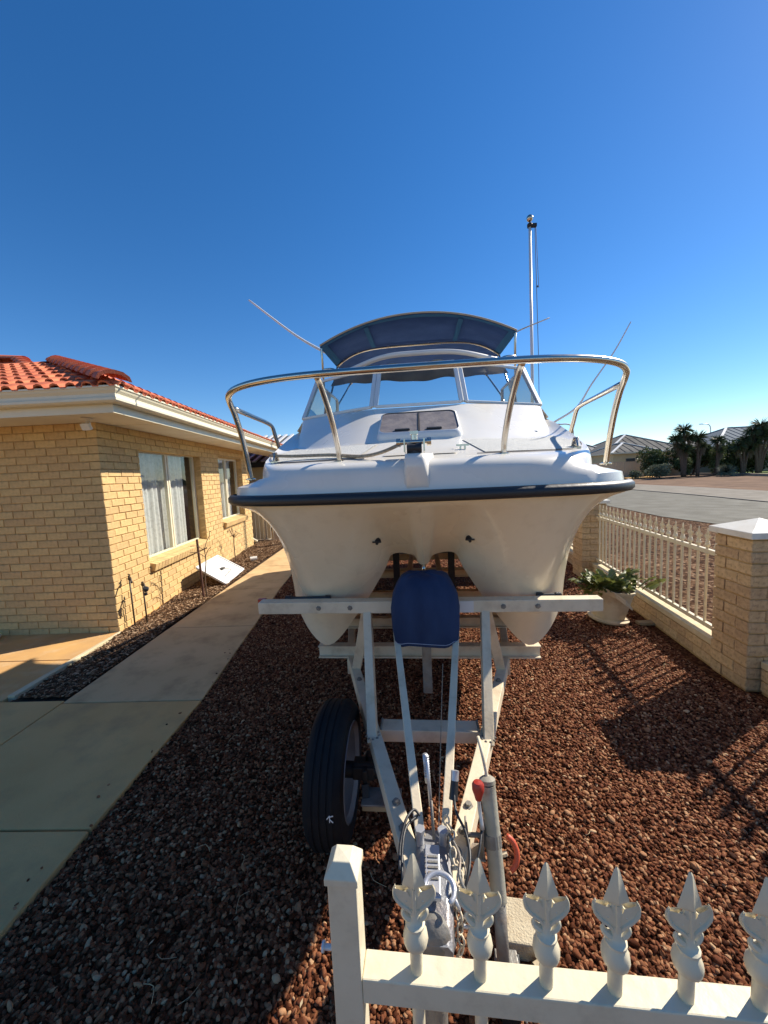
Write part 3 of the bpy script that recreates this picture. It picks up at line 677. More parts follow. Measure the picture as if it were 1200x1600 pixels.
# tap and riser in the bed by the corner
def tap(x, y, h, lab, head):
    t = thing('garden_tap', lab, 'tap', (x, y, 0))
    MB().tube([(x,y,-0.02),(x-0.015,y+0.01,h)], 0.009, 8).build('riser_pipe', M['tap'], t, smooth=True)
    b = MB(); b.lathe([(0.0,0),(0.016,0.0),(0.018,0.02),(0.013,0.04),(0.013,0.05),(0,0.05)], (x-0.015,y+0.01,h-0.01), seg=10)
    b.tube(catmull([(x-0.015,y+0.01,h+0.015),(x+0.03,y-0.03,h+0.02),(x+0.06,y-0.06,h-0.03)],4), 0.010, 8)
    b.build('spout', M['tap'], t, smooth=True)
    if head == 'wheel':
        MB().bar((x-0.04,y+0.03,h+0.055),(x+0.01,y-0.01,h+0.055),0.012,0.01).lathe([(0.005,0.03),(0.005,0.055)],(x-0.015,y+0.01,h)).build('handle', M['tap'], t)
    else:
        MB().lathe([(0,0),(0.03,0.0),(0.034,0.03),(0.02,0.05),(0,0.05)], (x+0.05,y-0.04,h-0.05), axis=(0.4,-0.5,0.6), seg=12).lathe([(0,0),(0.022,0),(0.022,0.03),(0,0.03)], (x+0.05,y-0.05,h-0.11), seg=10).build('hose_timer', M['black'], t, smooth=True, auto=40)
tap(-3.19, 4.33, 0.60, 'brass garden tap on a thin riser pipe, nearer the house wall', 'wheel')
tap(-3.10, 4.42, 0.50, 'black-headed hose tap on a dark stake beside the brass tap', 'timer')

# sapling with stake
pl = thing('young_tree', 'bare sapling tied to a dark stake in front of the large window', 'tree', (-2.9, 5.4, 0))
MB().tube([(-2.90,5.40,0),(-2.935,5.42,0.88)], 0.017, 8).build('stake', M['stake'], pl)
trk = MB().tube(catmull([(-2.84,5.38,0),(-2.85,5.39,0.3),(-2.82,5.4,0.55),(-2.84,5.42,0.75)],4), [0.011-0.0005*i for i in range(13)], 7)
for a, b in (((-2.83,5.4,0.6),(-2.68,5.3,0.78)),((-2.84,5.41,0.7),(-2.72,5.36,0.92)),((-2.84,5.41,0.72),(-2.98,5.3,0.80)),((-2.72,5.36,0.92),(-2.66,5.3,1.0)),((-2.83,5.4,0.62),(-2.95,5.25,0.72))):
    m_ = (Vector(a)+Vector(b))/2+Vector((0,0,0.03)); trk.tube(catmull([a, m_, b], 3), 0.0045, 5)
trk.build('trunk', M['bark'], pl, smooth=True)
for i, q in enumerate([(-2.68,5.3,0.78),(-2.66,5.3,1.0),(-2.72,5.36,0.93),(-2.98,5.3,0.8),(-2.70,5.33,0.85),(-2.95,5.25,0.72),(-2.76,5.38,0.7),(-2.69,5.28,0.9)]):
    a = rnd.uniform(0, 6.28); u = Vector((math.cos(a), math.sin(a), 0.3))*0.035; w = Vector((-math.sin(a), math.cos(a), 0))*0.012; c = Vector(q)
    MB().add([c, c+u*0.5+w, c+u, c+u*0.5-w], [(0,1,2,3)]).build('leaf', M['leafm'], pl)
pl2 = thing('young_tree', 'thin bare sapling against the wall under the far window', 'tree', (-3.35, 7.6, 0))
b = MB().tube(catmull([(-3.35,7.6,0),(-3.36,7.6,0.4),(-3.34,7.6,0.62)],4), 0.010, 6)
for dx, dy, dz in ((0.12,-0.1,0.1),(-0.08,-0.12,0.14),(0.05,-0.2,0.18),(0.16,0.02,0.04),(-0.14,0.03,0.1),(0.0,-0.14,0.02)):
    b.tube([(-3.35,7.6,0.55),(-3.35+dx*0.6,7.6+dy*0.6,0.6+dz),(-3.35+dx,7.6+dy,0.58+dz*0.8)], 0.006, 5)
b.build('trunk', M['bark'], pl2, smooth=True)
# leaning panel
pn = thing('white_panel', 'white framed panel leaning against the brick wall in the bark bed', 'panel', (-2.95, 6.3, 0))
A_ = Vector((-2.84,6.0,0.04)); B_ = Vector((-2.93,6.95,0.05)); Cc = Vector((-3.30,6.75,0.36)); D_ = Vector((-3.22,5.85,0.36))
nrm = (B_-A_).cross(D_-A_).normalized()
if nrm.x < 0: nrm = -nrm
MB().add([A_,B_,Cc,D_,A_-nrm*0.02,B_-nrm*0.02,Cc-nrm*0.02,D_-nrm*0.02], [(0,1,2,3),(7,6,5,4),(0,4,5,1),(1,5,6,2),(2,6,7,3),(3,7,4,0)]).build('sheet', M['plastic'], pn)
fb = MB(); E_ = [A_,B_,Cc,D_]
for i in range(4): fb.bar(E_[i]+nrm*0.004, E_[(i+1) % 4]+nrm*0.004, 0.03, 0.02, up=nrm)
fb.build('frame', M['alu'], pn)
c_ = (A_+B_+Cc+D_)/4+nrm*0.012; MB().box(tuple(c_-Vector((0.03,0.05,0.01))), tuple(c_+Vector((0.03,0.05,0.01)))).build('junction_box', M['black'], pn)
MB().tube(catmull([c_, c_+Vector((0.1,0.1,-0.05)), c_+Vector((0.12,-0.15,-0.1)), c_+Vector((0.2,-0.05,-0.19))],5), 0.004, 6).build('lead', M['dark'], pn, smooth=True)
o = MB().tube([(-3.05,7.6,0.1),(-2.93,7.66,0.1)], 0.045, 12).build('plastic_pipe', M['plastic'], None, smooth=True, auto=40); o['label'] = 'short white pipe offcut lying in the bark bed behind the leaning panel'; o['category'] = 'pipe'
# side gate and neighbour beyond the wall end
gt = thing('side_gate', 'cream side gate with grey frame beyond the far end of the brick wall', 'gate', (-3.9, 10.2, 0))
for a in range(8):
    x = -4.25+a*0.1; MB().box((x,10.18,0.1),(x+0.085,10.2,1.5)).build('board', M['panelf'], gt)
fbm = MB()
for x in (-4.3, -3.62, -3.4): fbm.tube([(x,10.15,0),(x,10.15,1.6)], 0.022, 8)
for z in (0.08, 1.55): fbm.tube([(-4.3,10.15,z),(-3.4,10.15,z)], 0.02, 8)
fbm.build('frame', M['galv'], gt, smooth=True)
nb = thing('neighbour_shed', 'low building with dark corrugated roof behind the side gate', 'shed', (-3.9, 14, 0))
MB().box((-9,13.0,0),(-2.9,17,2.25)).build('wall', M['wall2'], nb)
rfm = MB(); n = 80; rows = [[], []]
for i in range(n+1):
    x = -9.4+6.9*i/n; z = 0.03*(i % 2)
    rows[0].append((x,12.5,2.22+z)); rows[1].append((x-0.0,16.5,3.5+z))
rfm.grid(rows).build('roof', M['groofd'], nb)
for i in range(24):
    x = -9.2+i*0.285; MB().bar((x,12.48,2.275),(x,16.5,3.555),0.10,0.05).build('roof_rib', M['alu'], nb)
MB().box((-9.4,12.38,2.10),(-2.45,12.5,2.26)).build('gutter', M['black'], nb)

# ------------------------------------------------------------------ brick piers and picket fences
def pier(cx, cy, rot, label, rows=13, big=True):
    t = thing('brick_pier', label, 'pier', (cx, cy, 0), group='brick piers of the yard fence')
    T = TR(cx, cy, 0) @ RZ(rot)
    MB(T).box((-0.163,-0.163,-0.1),(0.163,0.163,rows*PH+0.01)).build('mortar_core', M['mortar'], t)
    for r in range(rows):
        zc = r*PH+BH/2+0.006; a = 0.175-0.055; 
        for k in range(4):
            flip = 1 if r % 2 == 0 else -1
            MW = T @ RZ(k*math.pi/2) @ TR(flip*0.06, -0.1195+rnd.uniform(-0.0015,0.0015), zc)
            inst('brick', bricksp[rnd.randrange(6)], t, MW)
    z = rows*PH+0.012
    cp = MB(T); w = 0.205
    cp.add([(-w,-w,z),(w,-w,z),(w,w,z),(-w,w,z),(-w,-w,z+0.045),(w,-w,z+0.045),(w,w,z+0.045),(-w,w,z+0.045),(0,0,z+0.125)], [(0,3,2,1),(0,1,5,4),(1,2,6,5),(2,3,7,6),(3,0,4,7),(4,5,8),(5,6,8),(6,7,8),(7,4,8)])
    cp.build('cap', M['kerbcap'], t, bevel=0.004)
    return t
M['kerbcap'] = mat('white_capstone', (0.74, 0.72, 0.64), 0.6, col2=(0.66, 0.63, 0.55), nscale=5, stain=((0.5, 0.45, 0.36), 9, 0.5), bump=0.1)
pier(2.675, 2.93, math.radians(-3.5), 'nearest cream brick pier with white pyramid cap at the right edge')
pier(2.90, 5.92, math.radians(-3.5), 'cream brick pier behind the potted plant at the picket fence far end')

def spear_mesh(name, m):
    """cast spear finial: bulb, collar, leaf curls with horns, spearhead; base at z=0, height 0.163"""
    mb = MB()
    mb.lathe([(0.0108,0.0),(0.0145,0.002),(0.0195,0.008),(0.0210,0.016),(0.0195,0.025),(0.0155,0.033),(0.0135,0.037),(0.0165,0.0395),(0.0165,0.043),(0.012,0.046),(0.0085,0.052),(0.0075,0.07)], seg=14)
    def web(o, th, ridge):
        full = o+[(-x, z) for x, z in reversed(o)]; n = len(full)
        vs = [(x, -th, z) for x, z in full]+[(x, th, z) for x, z in full]
        zc = sum(z for x, z in full)/n; ctr = [(x*0.3, zc+(z-zc)*0.75) for x, z in full]
        vs += [(x, -ridge, z) for x, z in ctr]+[(x, ridge, z) for x, z in ctr]; fs = []
        for i in range(n):
            j = (i+1) % n; fs += [(i, j, n+j, n+i), (i, j, 2*n+j, 2*n+i), (n+j, n+i, 3*n+i, 3*n+j)]
        mb.add(vs, fs+[tuple(range(2*n, 3*n)), tuple(range(4*n-1, 3*n-1, -1))])
    web([(0.0065,0.056),(0.009,0.064),(0.0145,0.070),(0.0235,0.077),(0.0305,0.086),(0.033,0.096),(0.0315,0.105),(0.0275,0.0985),(0.0215,0.0945),(0.0145,0.0950),(0.0095,0.099),(0.0075,0.106)], 0.0022, 0.0055)
    for sx in (-1, 1):
        for sy in (-1, 1):
            mb.tube(catmull([(sx*0.003,sy*0.003,0.060),(sx*0.012,sy*0.0035,0.0705),(sx*0.024,sy*0.003,0.079),(sx*0.0315,sy*0.0025,0.089),(sx*0.0335,sy*0.0015,0.099),(sx*0.0305,sy*0.001,0.108)], 3), [0.0035]*6+[0.0032]*4+[0.0026,0.0022,0.0018,0.0014,0.001,0.0006][:6], 6)
        mb.tube(catmull([(sx*0.005,0,0.049),(sx*0.013,-0.001,0.053),(sx*0.0195,0,0.060),(sx*0.0175,0,0.067)], 3), [0.0055,0.0058,0.006,0.006,0.0055,0.005,0.0042,0.0034,0.0026,0.0016], 7)
        mb.lathe([(0,-0.006),(0.0022,-0.0045),(0.0022,0.0045),(0,0.006)], (sx*0.0135,0,0.084), axis=(0,1,0), seg=8)
    mb.tube([(0,-0.0042,0.050),(0,-0.0055,0.075),(0,-0.0045,0.106)], 0.0036, 6); mb.tube([(0,0.0042,0.050),(0,0.0055,0.075),(0,0.0045,0.106)], 0.0036, 6)
    mb.tube([(0,0,0.045),(0,0,0.108)], 0.0055, 8)
    # spearhead: diamond section
    rings = [(0.0085,0.0055,0.104),(0.0185,0.0075,0.1065),(0.0190,0.0085,0.110),(0.0115,0.0075,0.133),(0.0040,0.0040,0.159),(0.0012,0.0012,0.163)]
    rows = []
    for a, b, z in rings: rows.append([(a,0,z),(a*0.45,-b*0.45,z),(0,-b,z),(-a*0.45,-b*0.45,z),(-a,0,z),(-a*0.45,b*0.45,z),(0,b,z),(a*0.45,b*0.45,z)])
    mb.grid(rows, close_v=True)
    me = mb.mesh(name, m, smooth=True)
    b = bmesh.new(); b.from_mesh(me); bmesh.ops.recalc_face_normals(b, faces=b.faces); b.to_mesh(me); b.free()
    me.set_sharp_from_angle(angle=math.radians(35)); return me
SPEAR = spear_mesh('spearhead', M['fence'])
def picket_mesh(name, r, h, seg=12):
    me = MB().tube([(0,0,0),(0,0,h)], r, seg).mesh(name, M['fence'], smooth=True); me.set_sharp_from_angle(angle=math.radians(50)); return me
def picket_fence(name, label, A, B, n, zrails, ztip, parent_cat='fence', r=0.0105, rail=(0.042,0.042), zbot=0.1, first=0.1, last=0.1):
    A = Vector(A); B = Vector(B); d = (B-A); L_ = d.length; d.normalize(); t = thing(name, label, parent_cat, (A.x, A.y, 0))
    for z in zrails:
        MB().bar(A+Vector((0,0,z)), B+Vector((0,0,z)), *rail).build('rail', M['fence'], t, bevel=0.003)
    h = ztip-0.163; me = picket_mesh('picket', r, h-zbot)
    ang = math.atan2(d.y, d.x)
    for i in range(n):
        p = A+d*(first+(L_-first-last)*i/(n-1))
        pk = inst('picket', me, t, TR(p.x, p.y, zbot))
        f = bpy.data.objects.new('finial', SPEAR); C.objects.link(f); f.parent = pk
        f.matrix_basis = TR(0, 0, h-zbot-0.002) @ RZ(ang+rnd.uniform(-0.12, 0.12))
    return t
picket_fence('picket_fence', 'white spear-topped picket fence between the two brick piers beside the potted plant', (2.585,3.1,0), (2.925,5.74,0), 22, (0.93,0.295), 1.13, r=0.0105, rail=(0.034,0.038), zbot=0.27)
picket_fence('picket_fence', 'white picket fence running towards the camera from the nearest brick pier', (2.665,2.74,0), (2.50,0.42,0), 19, (0.93,0.295), 1.13, r=0.0105, rail=(0.034,0.038), zbot=0.27)
picket_fence('picket_fence', 'white spear-topped picket fence beyond the far brick pier', (2.95,6.1,0), (3.65,10.6,0), 32, (0.93,0.295), 1.13, r=0.0105, rail=(0.034,0.038), zbot=0.27)
# low brick plinth under the fences
def plinth(A, B, label):
    A = Vector(A); B = Vector(B); d = (B-A); L_ = d.length; d.normalize(); n_ = Vector((-d.y, d.x, 0))
    if n_.x > 0: n_ = -n_
    t = thing('brick_plinth', label, 'low wall', (A.x, A.y, 0))
    mb = MB(); mb.bar(A+Vector((0,0,0.04)), B+Vector((0,0,0.04)), 0.145, 0.28); mb.build('mortar_core', M['mortar'], t)
    for side in (1, -1):
        nn = n_*side
        for r in range(2):
            s = 0 if r == 0 else -0.12
            while s < L_:
                a, b = max(s, 0), min(s+PL, L_)-0.01
                if b-a > 0.03:
                    pos = A+d*((a+b)/2)+nn*(0.030+rnd.uniform(-0.001,0.002)); pos.z = 0.012+r*PH+BH/2
                    R = Matrix((d, -nn, Vector((0,0,1)))).transposed().to_4x4(); inst('brick', bricksp[rnd.randrange(6)], t, TR(*pos) @ R @ Matrix.Diagonal(((b-a)/BL, 1, 1, 1)))
                s += PL
    MB().bar(A+Vector((0,0,0.212)), B+Vector((0,0,0.212)), 0.178, 0.05).build('coping', M['plinthcap'], t, bevel=0.004)
M['plinthcap'] = mat('plinth_coping', (0.66, 0.56, 0.36), 0.85, col2=(0.56, 0.47, 0.3), nscale=8, bump=0.3)
plinth((2.605,3.11,0), (2.945,5.73,0), 'low cream brick plinth under the picket fence beside the potted plant')
plinth((2.66,2.74,0), (2.50,0.3,0), 'low cream brick plinth under the fence nearest the camera on the right')
plinth((2.95,6.1,0), (3.65,10.6,0), 'low cream brick plinth under the fence beyond the far pier')

# near fence / gate in the foreground
nf = thing('picket_gate', 'white powder-coated gate with spear tops in the foreground, just below the camera', 'gate', (-0.107, 0.535, 0))
ndir = Vector((0.58, -0.045, 0)).normalized(); nang = math.atan2(ndir.y, ndir.x)
P0 = Vector((-0.1145, 0.578, 0)); TN = TR(*P0) @ RZ(nang)
MB(TN).box((-0.0245,-0.0225,0.02),(0.0245,0.0225,1.046)).build('post', M['fence'], nf, bevel=0.003)
pc = MB(TN); 
rows = [[(-w,-w,z),(w,-w,z),(w,w,z),(-w,w,z)] for w, z in ((0.0255,1.044),(0.0275,1.044),(0.0275,1.056),(0.0145,1.076),(0.0001,1.0775))]
pc.grid(rows, close_v=True).build('post_cap', M['fence'], nf, bevel=0.0012)
for z in (0.847, 0.14):
    MB(TN).box((0.0247,-0.0215,z-0.023),(2.6,0.0215,z+0.023)).build('rail', M['fence'], nf, bevel=0.0025)
bt = picket_mesh('picket', 0.0107, 0.86, 20)
for i in range(24):
    MW = TN @ TR(0.115+i*0.1045, 0.0, 0.06)
    pk = inst('picket', bt, nf, MW)
    f = bpy.data.objects.new('finial', SPEAR); C.objects.link(f); f.parent = pk; f.matrix_basis = TR(0, 0, 0.855) @ RZ(rnd.uniform(-0.16, 0.16)) @ Matrix.Diagonal((1.0,1.0,1.04,1))
MB(TN).tube([(-0.045,0.0,0.895),(-0.02,0,0.895)], 0.0045, 12).lathe([(0.0,0),(0.008,0),(0.008,0.004),(0,0.004)], (-0.043,0,0.895), axis=(-1,0,0), seg=14).build('latch_bolt', M['alu'], nf, smooth=True, auto=40)

# ------------------------------------------------------------------ potted plant
pt_ = thing('plant_pot', 'tilted cream plastic pot holding a leafy succulent beside the white picket fence', 'pot', (2.24, 4.15, 0))
Tp = TR(2.24, 4.15, 0) @ Matrix.Rotation(math.radians(6), 4, 'Y') @ Matrix.Diagonal((0.92,0.92,1,1))
MB(Tp).lathe([(0,0.0),(0.17,0.0),(0.215,0.025),(0.22,0.045),(0.20,0.05),(0.17,0.055),(0,0.055)], seg=28).build('saucer', M['pot'], pt_, smooth=True, auto=40)
MB(Tp).lathe([(0,0.056),(0.168,0.056),(0.183,0.12),(0.208,0.24),(0.228,0.325),(0.243,0.34),(0.245,0.368),(0.228,0.370),(0.215,0.34),(0.19,0.28),(0,0.28)], seg=32).build('body', M['pot'], pt_, smooth=True, auto=40)
fl_ = MB(Tp)
fl_.grid([[(-0.19+0.02*math.sin(k),-0.14-0.015*k*0.2,0.40-0.03*k),(-0.10+0.01*k,-0.24,0.375-0.03*k),(0.02,-0.262-0.004*k,0.31-0.028*k),(0.12,-0.235,0.22-0.01*k)] for k in range(3)])
fl_.build('torn_rim_flap', M['pot'], pt_, solid=0.008)
MB(Tp).lathe([(0,0.285),(0.2,0.30),(0.215,0.30),(0.1,0.335),(0,0.34)], seg=20).build('soil', M['mulch'], pt_)
def leaf_mesh(L_, w, curl, wave, m, seed):
    r = random.Random(seed); rows = []
    for i in range(7):
        t = i/6; ww = w*math.sin(math.pi*min(1, t*0.92+0.08))**0.7*(1+wave*(1 if i % 2 else -1)); z = curl*math.sin(t*1.8)*L_; x = L_*t*(1-0.15*t)
        rows.append([(x,-ww,z+abs(ww)*0.4),(x,0,z),(x,ww,z+abs(ww)*0.4)])
    me = MB().grid(rows).mesh('leaf', m, smooth=True); return me
leafs = [leaf_mesh(0.12+0.02*k, 0.030+0.005*(k % 3), 0.15+0.13*(k % 4), 0.2, M['leaf'], k) for k in range(7)]
pp = thing('succulent_plant', 'leafy green succulent with broad wavy leaves growing out of the tilted cream pot', 'plant', (2.24, 4.15, 0.33))
def lf_at(base, az, el, sc=1.0, roll=None):
    MW = TR(*base) @ RZ(az) @ Matrix.Rotation(-el, 4, 'Y') @ Matrix.Rotation(rnd.uniform(-0.7, 0.7) if roll is None else roll, 4, 'X') @ Matrix.Scale(sc, 4)
    inst('leaf', leafs[rnd.randrange(7)], pp, MW)
stm = MB()
for i in range(26):
    a = rnd.uniform(0, 6.28) if i % 3 else rnd.uniform(2.4, 3.9); R_ = rnd.uniform(0.1, 0.26)*(1.25 if 2.3 < a < 4 else 1)
    b = Vector((2.24+rnd.uniform(-0.08,0.08), 4.15+rnd.uniform(-0.08,0.08), 0.33)); e_ = b+Vector((math.cos(a)*R_, math.sin(a)*R_, rnd.uniform(-0.04, 0.13)))
    mid = (b+e_)/2+Vector((0,0,0.06)); P = catmull([b, mid, e_], 4); stm.tube(P, 0.008, 6)
    for k in range(6):
        q = P[2+k] if 2+k < len(P) else P[-1]; lf_at(q, a+rnd.uniform(-1.4, 1.4), rnd.uniform(-0.5, 0.5), rnd.uniform(0.6, 1.0))
for z in (0.42, 0.47, 0.52, 0.56): lf_at(Vector((2.42,4.1,z-0.04)), rnd.uniform(0, 6.28), 1.1, 0.8)
for k in range(5): lf_at(Vector((2.46+0.04*k,4.05,0.36+0.02*(k%2))), rnd.uniform(-1.2, 0.5), 0.25, 1.15)
stm.tube(catmull([(2.36,4.12,0.33),(2.40,4.1,0.45),(2.43,4.1,0.55)],4), 0.009, 6)
stm.build('stem', M['leafm'], pp, smooth=True)
o = MB().box((2.48,3.98,0.0),(2.72,4.06,0.03)).build('timber_offcut', M['wood'], None, bevel=0.003); o['label'] = 'short pale timber offcut lying at the foot of the fence plinth near the pot'; o['category'] = 'timber'

# ------------------------------------------------------------------ flagpole
FX, FY, FZ = 4.86, 14.0, 9.85
fp = thing('flagpole', 'tall pale flagpole with silver ball and cord, standing behind the boat', 'flagpole', (FX, FY, 0))
MB().tube([(FX,FY,0),(FX,FY,5.0),(FX-0.05,FY,FZ-0.1)], [0.058,0.054,0.044], 14).build('pole', M['alu'], fp, smooth=True)
MB().lathe([(0.0,0),(0.085,0),(0.09,0.09),(0.05,0.13),(0.02,0.14),(0.02,0.2),(0,0.2)], (FX-0.05,FY,FZ-0.1), seg=12).build('truck', M['dark'], fp, smooth=True)
MB().lathe([(0.11*math.sin(math.pi*i/10),-0.11*math.cos(math.pi*i/10)) for i in range(11)], (FX-0.05,FY,FZ+0.18), seg=16, caps=False).build('ball', M['steel'], fp, smooth=True)
MB().box((FX,FY-0.05,FZ-0.1),(FX+0.17,FY+0.05,FZ)).build('pulley', M['dark'], fp)
MB().tube([(FX+0.12,FY,FZ-0.05),(FX+0.22,FY,5.5),(FX+0.26,FY,1.5)], 0.012, 5).tube([(FX+0.15,FY,FZ-0.05),(FX+0.24,FY,7.8)], 0.009, 5).lathe([(0,0),(0.035,0.04),(0,0.09)],(FX+0.2,FY,7.8)).build('halyard', M['halyard'], fp)

# ------------------------------------------------------------------ boat
HB = math.radians(3.5)
TB = RZ(-HB)             # boat frame: x across, y aft from the bow, z up; turned 3.5 degrees
BX = lambda x, y, z=0: TB @ Vector((x, y, z))
boat = thing('motor_boat', 'white twin-hulled cabin motor boat with blue canopy, bow facing the camera on its trailer', 'boat', tuple(BX(0, 4.5, 0)))
def B_(): return MB(TB)
gun = [(0,1.815),(0.30,1.825),(0.60,1.86),(0.83,1.92),(0.99,2.03),(1.09,2.19),(1.15,2.42),(1.19,2.8),(1.20,3.45),(1.20,3.9),(1.20,5.2),(1.18,7.6)]
bot = [(0,2.24,1.150),(0.032,2.26,1.168),(0.066,2.29,1.208),(0.185,2.29,1.215),(0.248,2.30,1.10),(0.415,2.32,0.845),(0.62,2.33,0.622),(0.795,2.40,0.745),(0.93,2.66,0.925),(0.95,3.3,0.935),(0.95,5.0,0.92),(0.96,7.6,0.90)]
def resample(pts, n=6): return catmull([Vector(p) if len(p) == 3 else Vector((p[0], p[1], 0)) for p in pts], n)
G = resample(gun); Bt = resample(bot)
def mirror(P): return [Vector((-p.x, p.y, p.z)) for p in reversed(P[1:])]+list(P)
def bez(a, b, c, t): return a*(1-t)**2+b*2*t*(1-t)+c*t*t
NB_ = len(G); rows = []; ZG = 1.575
def gat(x):
    for a, b in zip(G, G[1:]):
        if a.x <= x <= b.x: return a.lerp(b, (x-a.x)/max(1e-9, b.x-a.x))
GH = resample([tuple(gat(x))[:2] for x in (0, 0.05, 0.10, 0.24, 0.34, 0.55, 0.80, 0.96, 1.10)]+[(1.196,3.2),(1.20,5.0),(1.18,7.6)])
half = []
for j in range(NB_):
    g = Vector((GH[j].x, GH[j].y, ZG)); b = Bt[j]
    w_ = max(0.0, min(1.0, (g.x-0.72)/0.34)); w_ = w_*w_*(3-2*w_)
    sc_ = Vector((g.x+(b.x-g.x)*0.92, g.y+(b.y-g.y)*0.85, ZG-0.11))
    fc_ = Vector((g.x+(b.x-g.x)*0.50, g.y+(b.y-g.y)*0.46, ZG-(ZG-b.z)*0.44))
    ctl = fc_*(1-w_)+sc_*w_
    gi = Vector((g.x-0.012, g.y+0.008, ZG-0.02))
    half.append([g]+[bez(gi, ctl, b, t/12) for t in range(13)])
def half_grid(mb, half):
    full = [[Vector((-p.x, p.y, p.z)) for p in r] for r in reversed(half[1:])]+half
    return mb.grid(full)
hull = half_grid(B_(), half)
jc = 6*8+1
under = [[Bt[j].copy(), Vector((Bt[j].x, 3.4, Bt[j].z-0.015*(Bt[j].x > 0.3))), Vector((Bt[j].x, 7.6, Bt[j].z+0.0))] for j in range(jc)]
under.append([Bt[48].copy(), Vector((0.95,3.4,0.935)), Vector((0.96,7.6,0.905))])
half_grid(hull, under)
ch = [[Bt[j].copy(), Vector((Bt[j].x-0.09, Bt[j].y, Bt[j].z+0.02))] for j in range(44, NB_)]
hull.grid(ch).grid([[Vector((-p.x, p.y, p.z)) for p in r] for r in ch])
# transom
tr_ = [Vector((x, 7.6, z)) for x, z in ((-1.22,1.575),(-0.95,0.90),(-0.62,0.63),(-0.25,0.9),(-0.2,1.14),(0.2,1.14),(0.25,0.9),(0.62,0.63),(0.95,0.90),(1.22,1.575))]
hull.add(tr_, [tuple(range(10))])
hl = hull.build('hull', M['hull'], boat, smooth=True, auto=60)
fit = min((p for c_ in half for p in c_), key=lambda p: (p.x-0.265)**2+(p.z-1.345)**2)
for sx in (-1, 1):   # small dark fittings on the hull front, strakes under the sponsons
    fp_ = Vector((sx*fit.x, fit.y+0.004, fit.z)); b = B_().lathe([(0,0),(0.02,0.0),(0.022,0.006),(0.008,0.012),(0.008,0.03),(0,0.03)], tuple(fp_), axis=(0,-0.8,-0.6), seg=12); b.bar(fp_+Vector((-0.024,-0.022,-0.008)),fp_+Vector((0.024,-0.022,-0.008)),0.010,0.007); b.build('drain_fitting', M['dark'], hl, smooth=True, auto=40)
B_().tube([(0,2.27,1.17),(0,2.235,1.15),(0,2.22,1.12)], 0.013, 8).torus((0,2.215,1.10), 0.022, 0.006, axis=(1,0,0.2)).build('bow_eye', M['steel'], hl, smooth=True)
# rubbing strake
rub = mirror([Vector((p.x+0.012*(p.x/1.25), p.y-0.012, 1.592)) for p in G])
mb = B_(); rr = []
for i, p in enumerate(rub):
    d = (rub[min(i+1, len(rub)-1)]-rub[max(i-1, 0)]).normalized(); n = Vector((d.y, -d.x, 0))
    rr.append([p+n*0.0+Vector((0,0,-0.030)), p+n*0.020+Vector((0,0,-0.027)), p+n*0.032+Vector((0,0,-0.014)), p+n*0.031+Vector((0,0,0.010)), p+n*0.019+Vector((0,0,0.022)), p+n*0.0+Vector((0,0,0.027))])
mb.grid(rr).build('rub_rail', M['black'], boat, smooth=True)
# deck
edge = [(0,1.985,1.775),(0.30,2.0,1.775),(0.58,2.06,1.775),(0.79,2.15,1.778),(0.91,2.28,1.79),(0.985,2.43,1.82),(1.035,2.65,1.87),(1.075,2.98,1.965),(1.09,3.40,2.09),(1.09,3.75,2.13),(1.09,5.0,2.02),(1.09,7.6,1.85)]
mid_ = [(0,1.83,1.715),(0.30,1.84,1.715),(0.58,1.88,1.715),(0.79,1.975,1.71),(0.895,2.13,1.70),(0.975,2.33,1.695),(1.03,2.56,1.695),(1.075,2.88,1.70),(1.09,3.38,1.72),(1.10,3.75,1.74),(1.10,5.0,1.72),(1.10,7.6,1.70)]
E_ = resample(edge); Md = resample(mid_)
brow = [(0,2.52,1.905),(0.22,2.53,1.905),(0.42,2.58,1.905),(0.62,2.68,1.905),(0.78,2.80,1.91),(0.90,2.93,1.925),(0.98,3.10,1.965),(1.03,3.28,2.03),(1.06,3.45,2.10)]
sill = [(0,3.10,2.215),(0.20,3.10,2.215),(0.36,3.10,2.215),(0.55,3.17,2.215),(0.75,3.27,2.215),(0.90,3.36,2.215),(1.0,3.43,2.215),(1.04,3.47,2.215),(1.05,3.5,2.215)]
Br = resample(brow); Si = resample(sill)
half = []
for j in range(NB_):
    g = Vector((G[j].x, G[j].y, 1.605)); m_ = Md[j]; e = E_[j]; 
    front = max(0.0, min(1.0, (1.0-m_.x)/0.25))
    g1 = Vector((g.x*0.995-0.004, g.y+0.006, 1.66)); 
    g2 = Vector(((g.x*0.25+m_.x*0.75), (g.y*0.25+m_.y*0.75), 1.69 if front < 0.5 else 1.70))
    col = [g, g1, g2, m_]
    c = Vector((m_.x*0.94+e.x*0.06, m_.y*0.88+e.y*0.12, e.z*0.96+m_.z*0.04))
    col += [bez(m_, c, e, t/5) for t in (1, 2, 3, 4)]+[e]
    half.append(col)
dk = half_grid(B_(), half)
nj = len(Br); hd = []
for j in range(nj):
    e = E_[j]; b = Br[j]; s_ = Si[j]
    col = [e+(b-e)*t for t in (0, 0.06, 0.35, 0.7, 0.93)]+[bez(b+(e-b)*0.05, b+Vector((0,0.02,0.02)), s_, t) for t in (0.08, 0.25, 0.5, 0.8, 1)]
    hd.append(col)
half_grid(dk, hd)
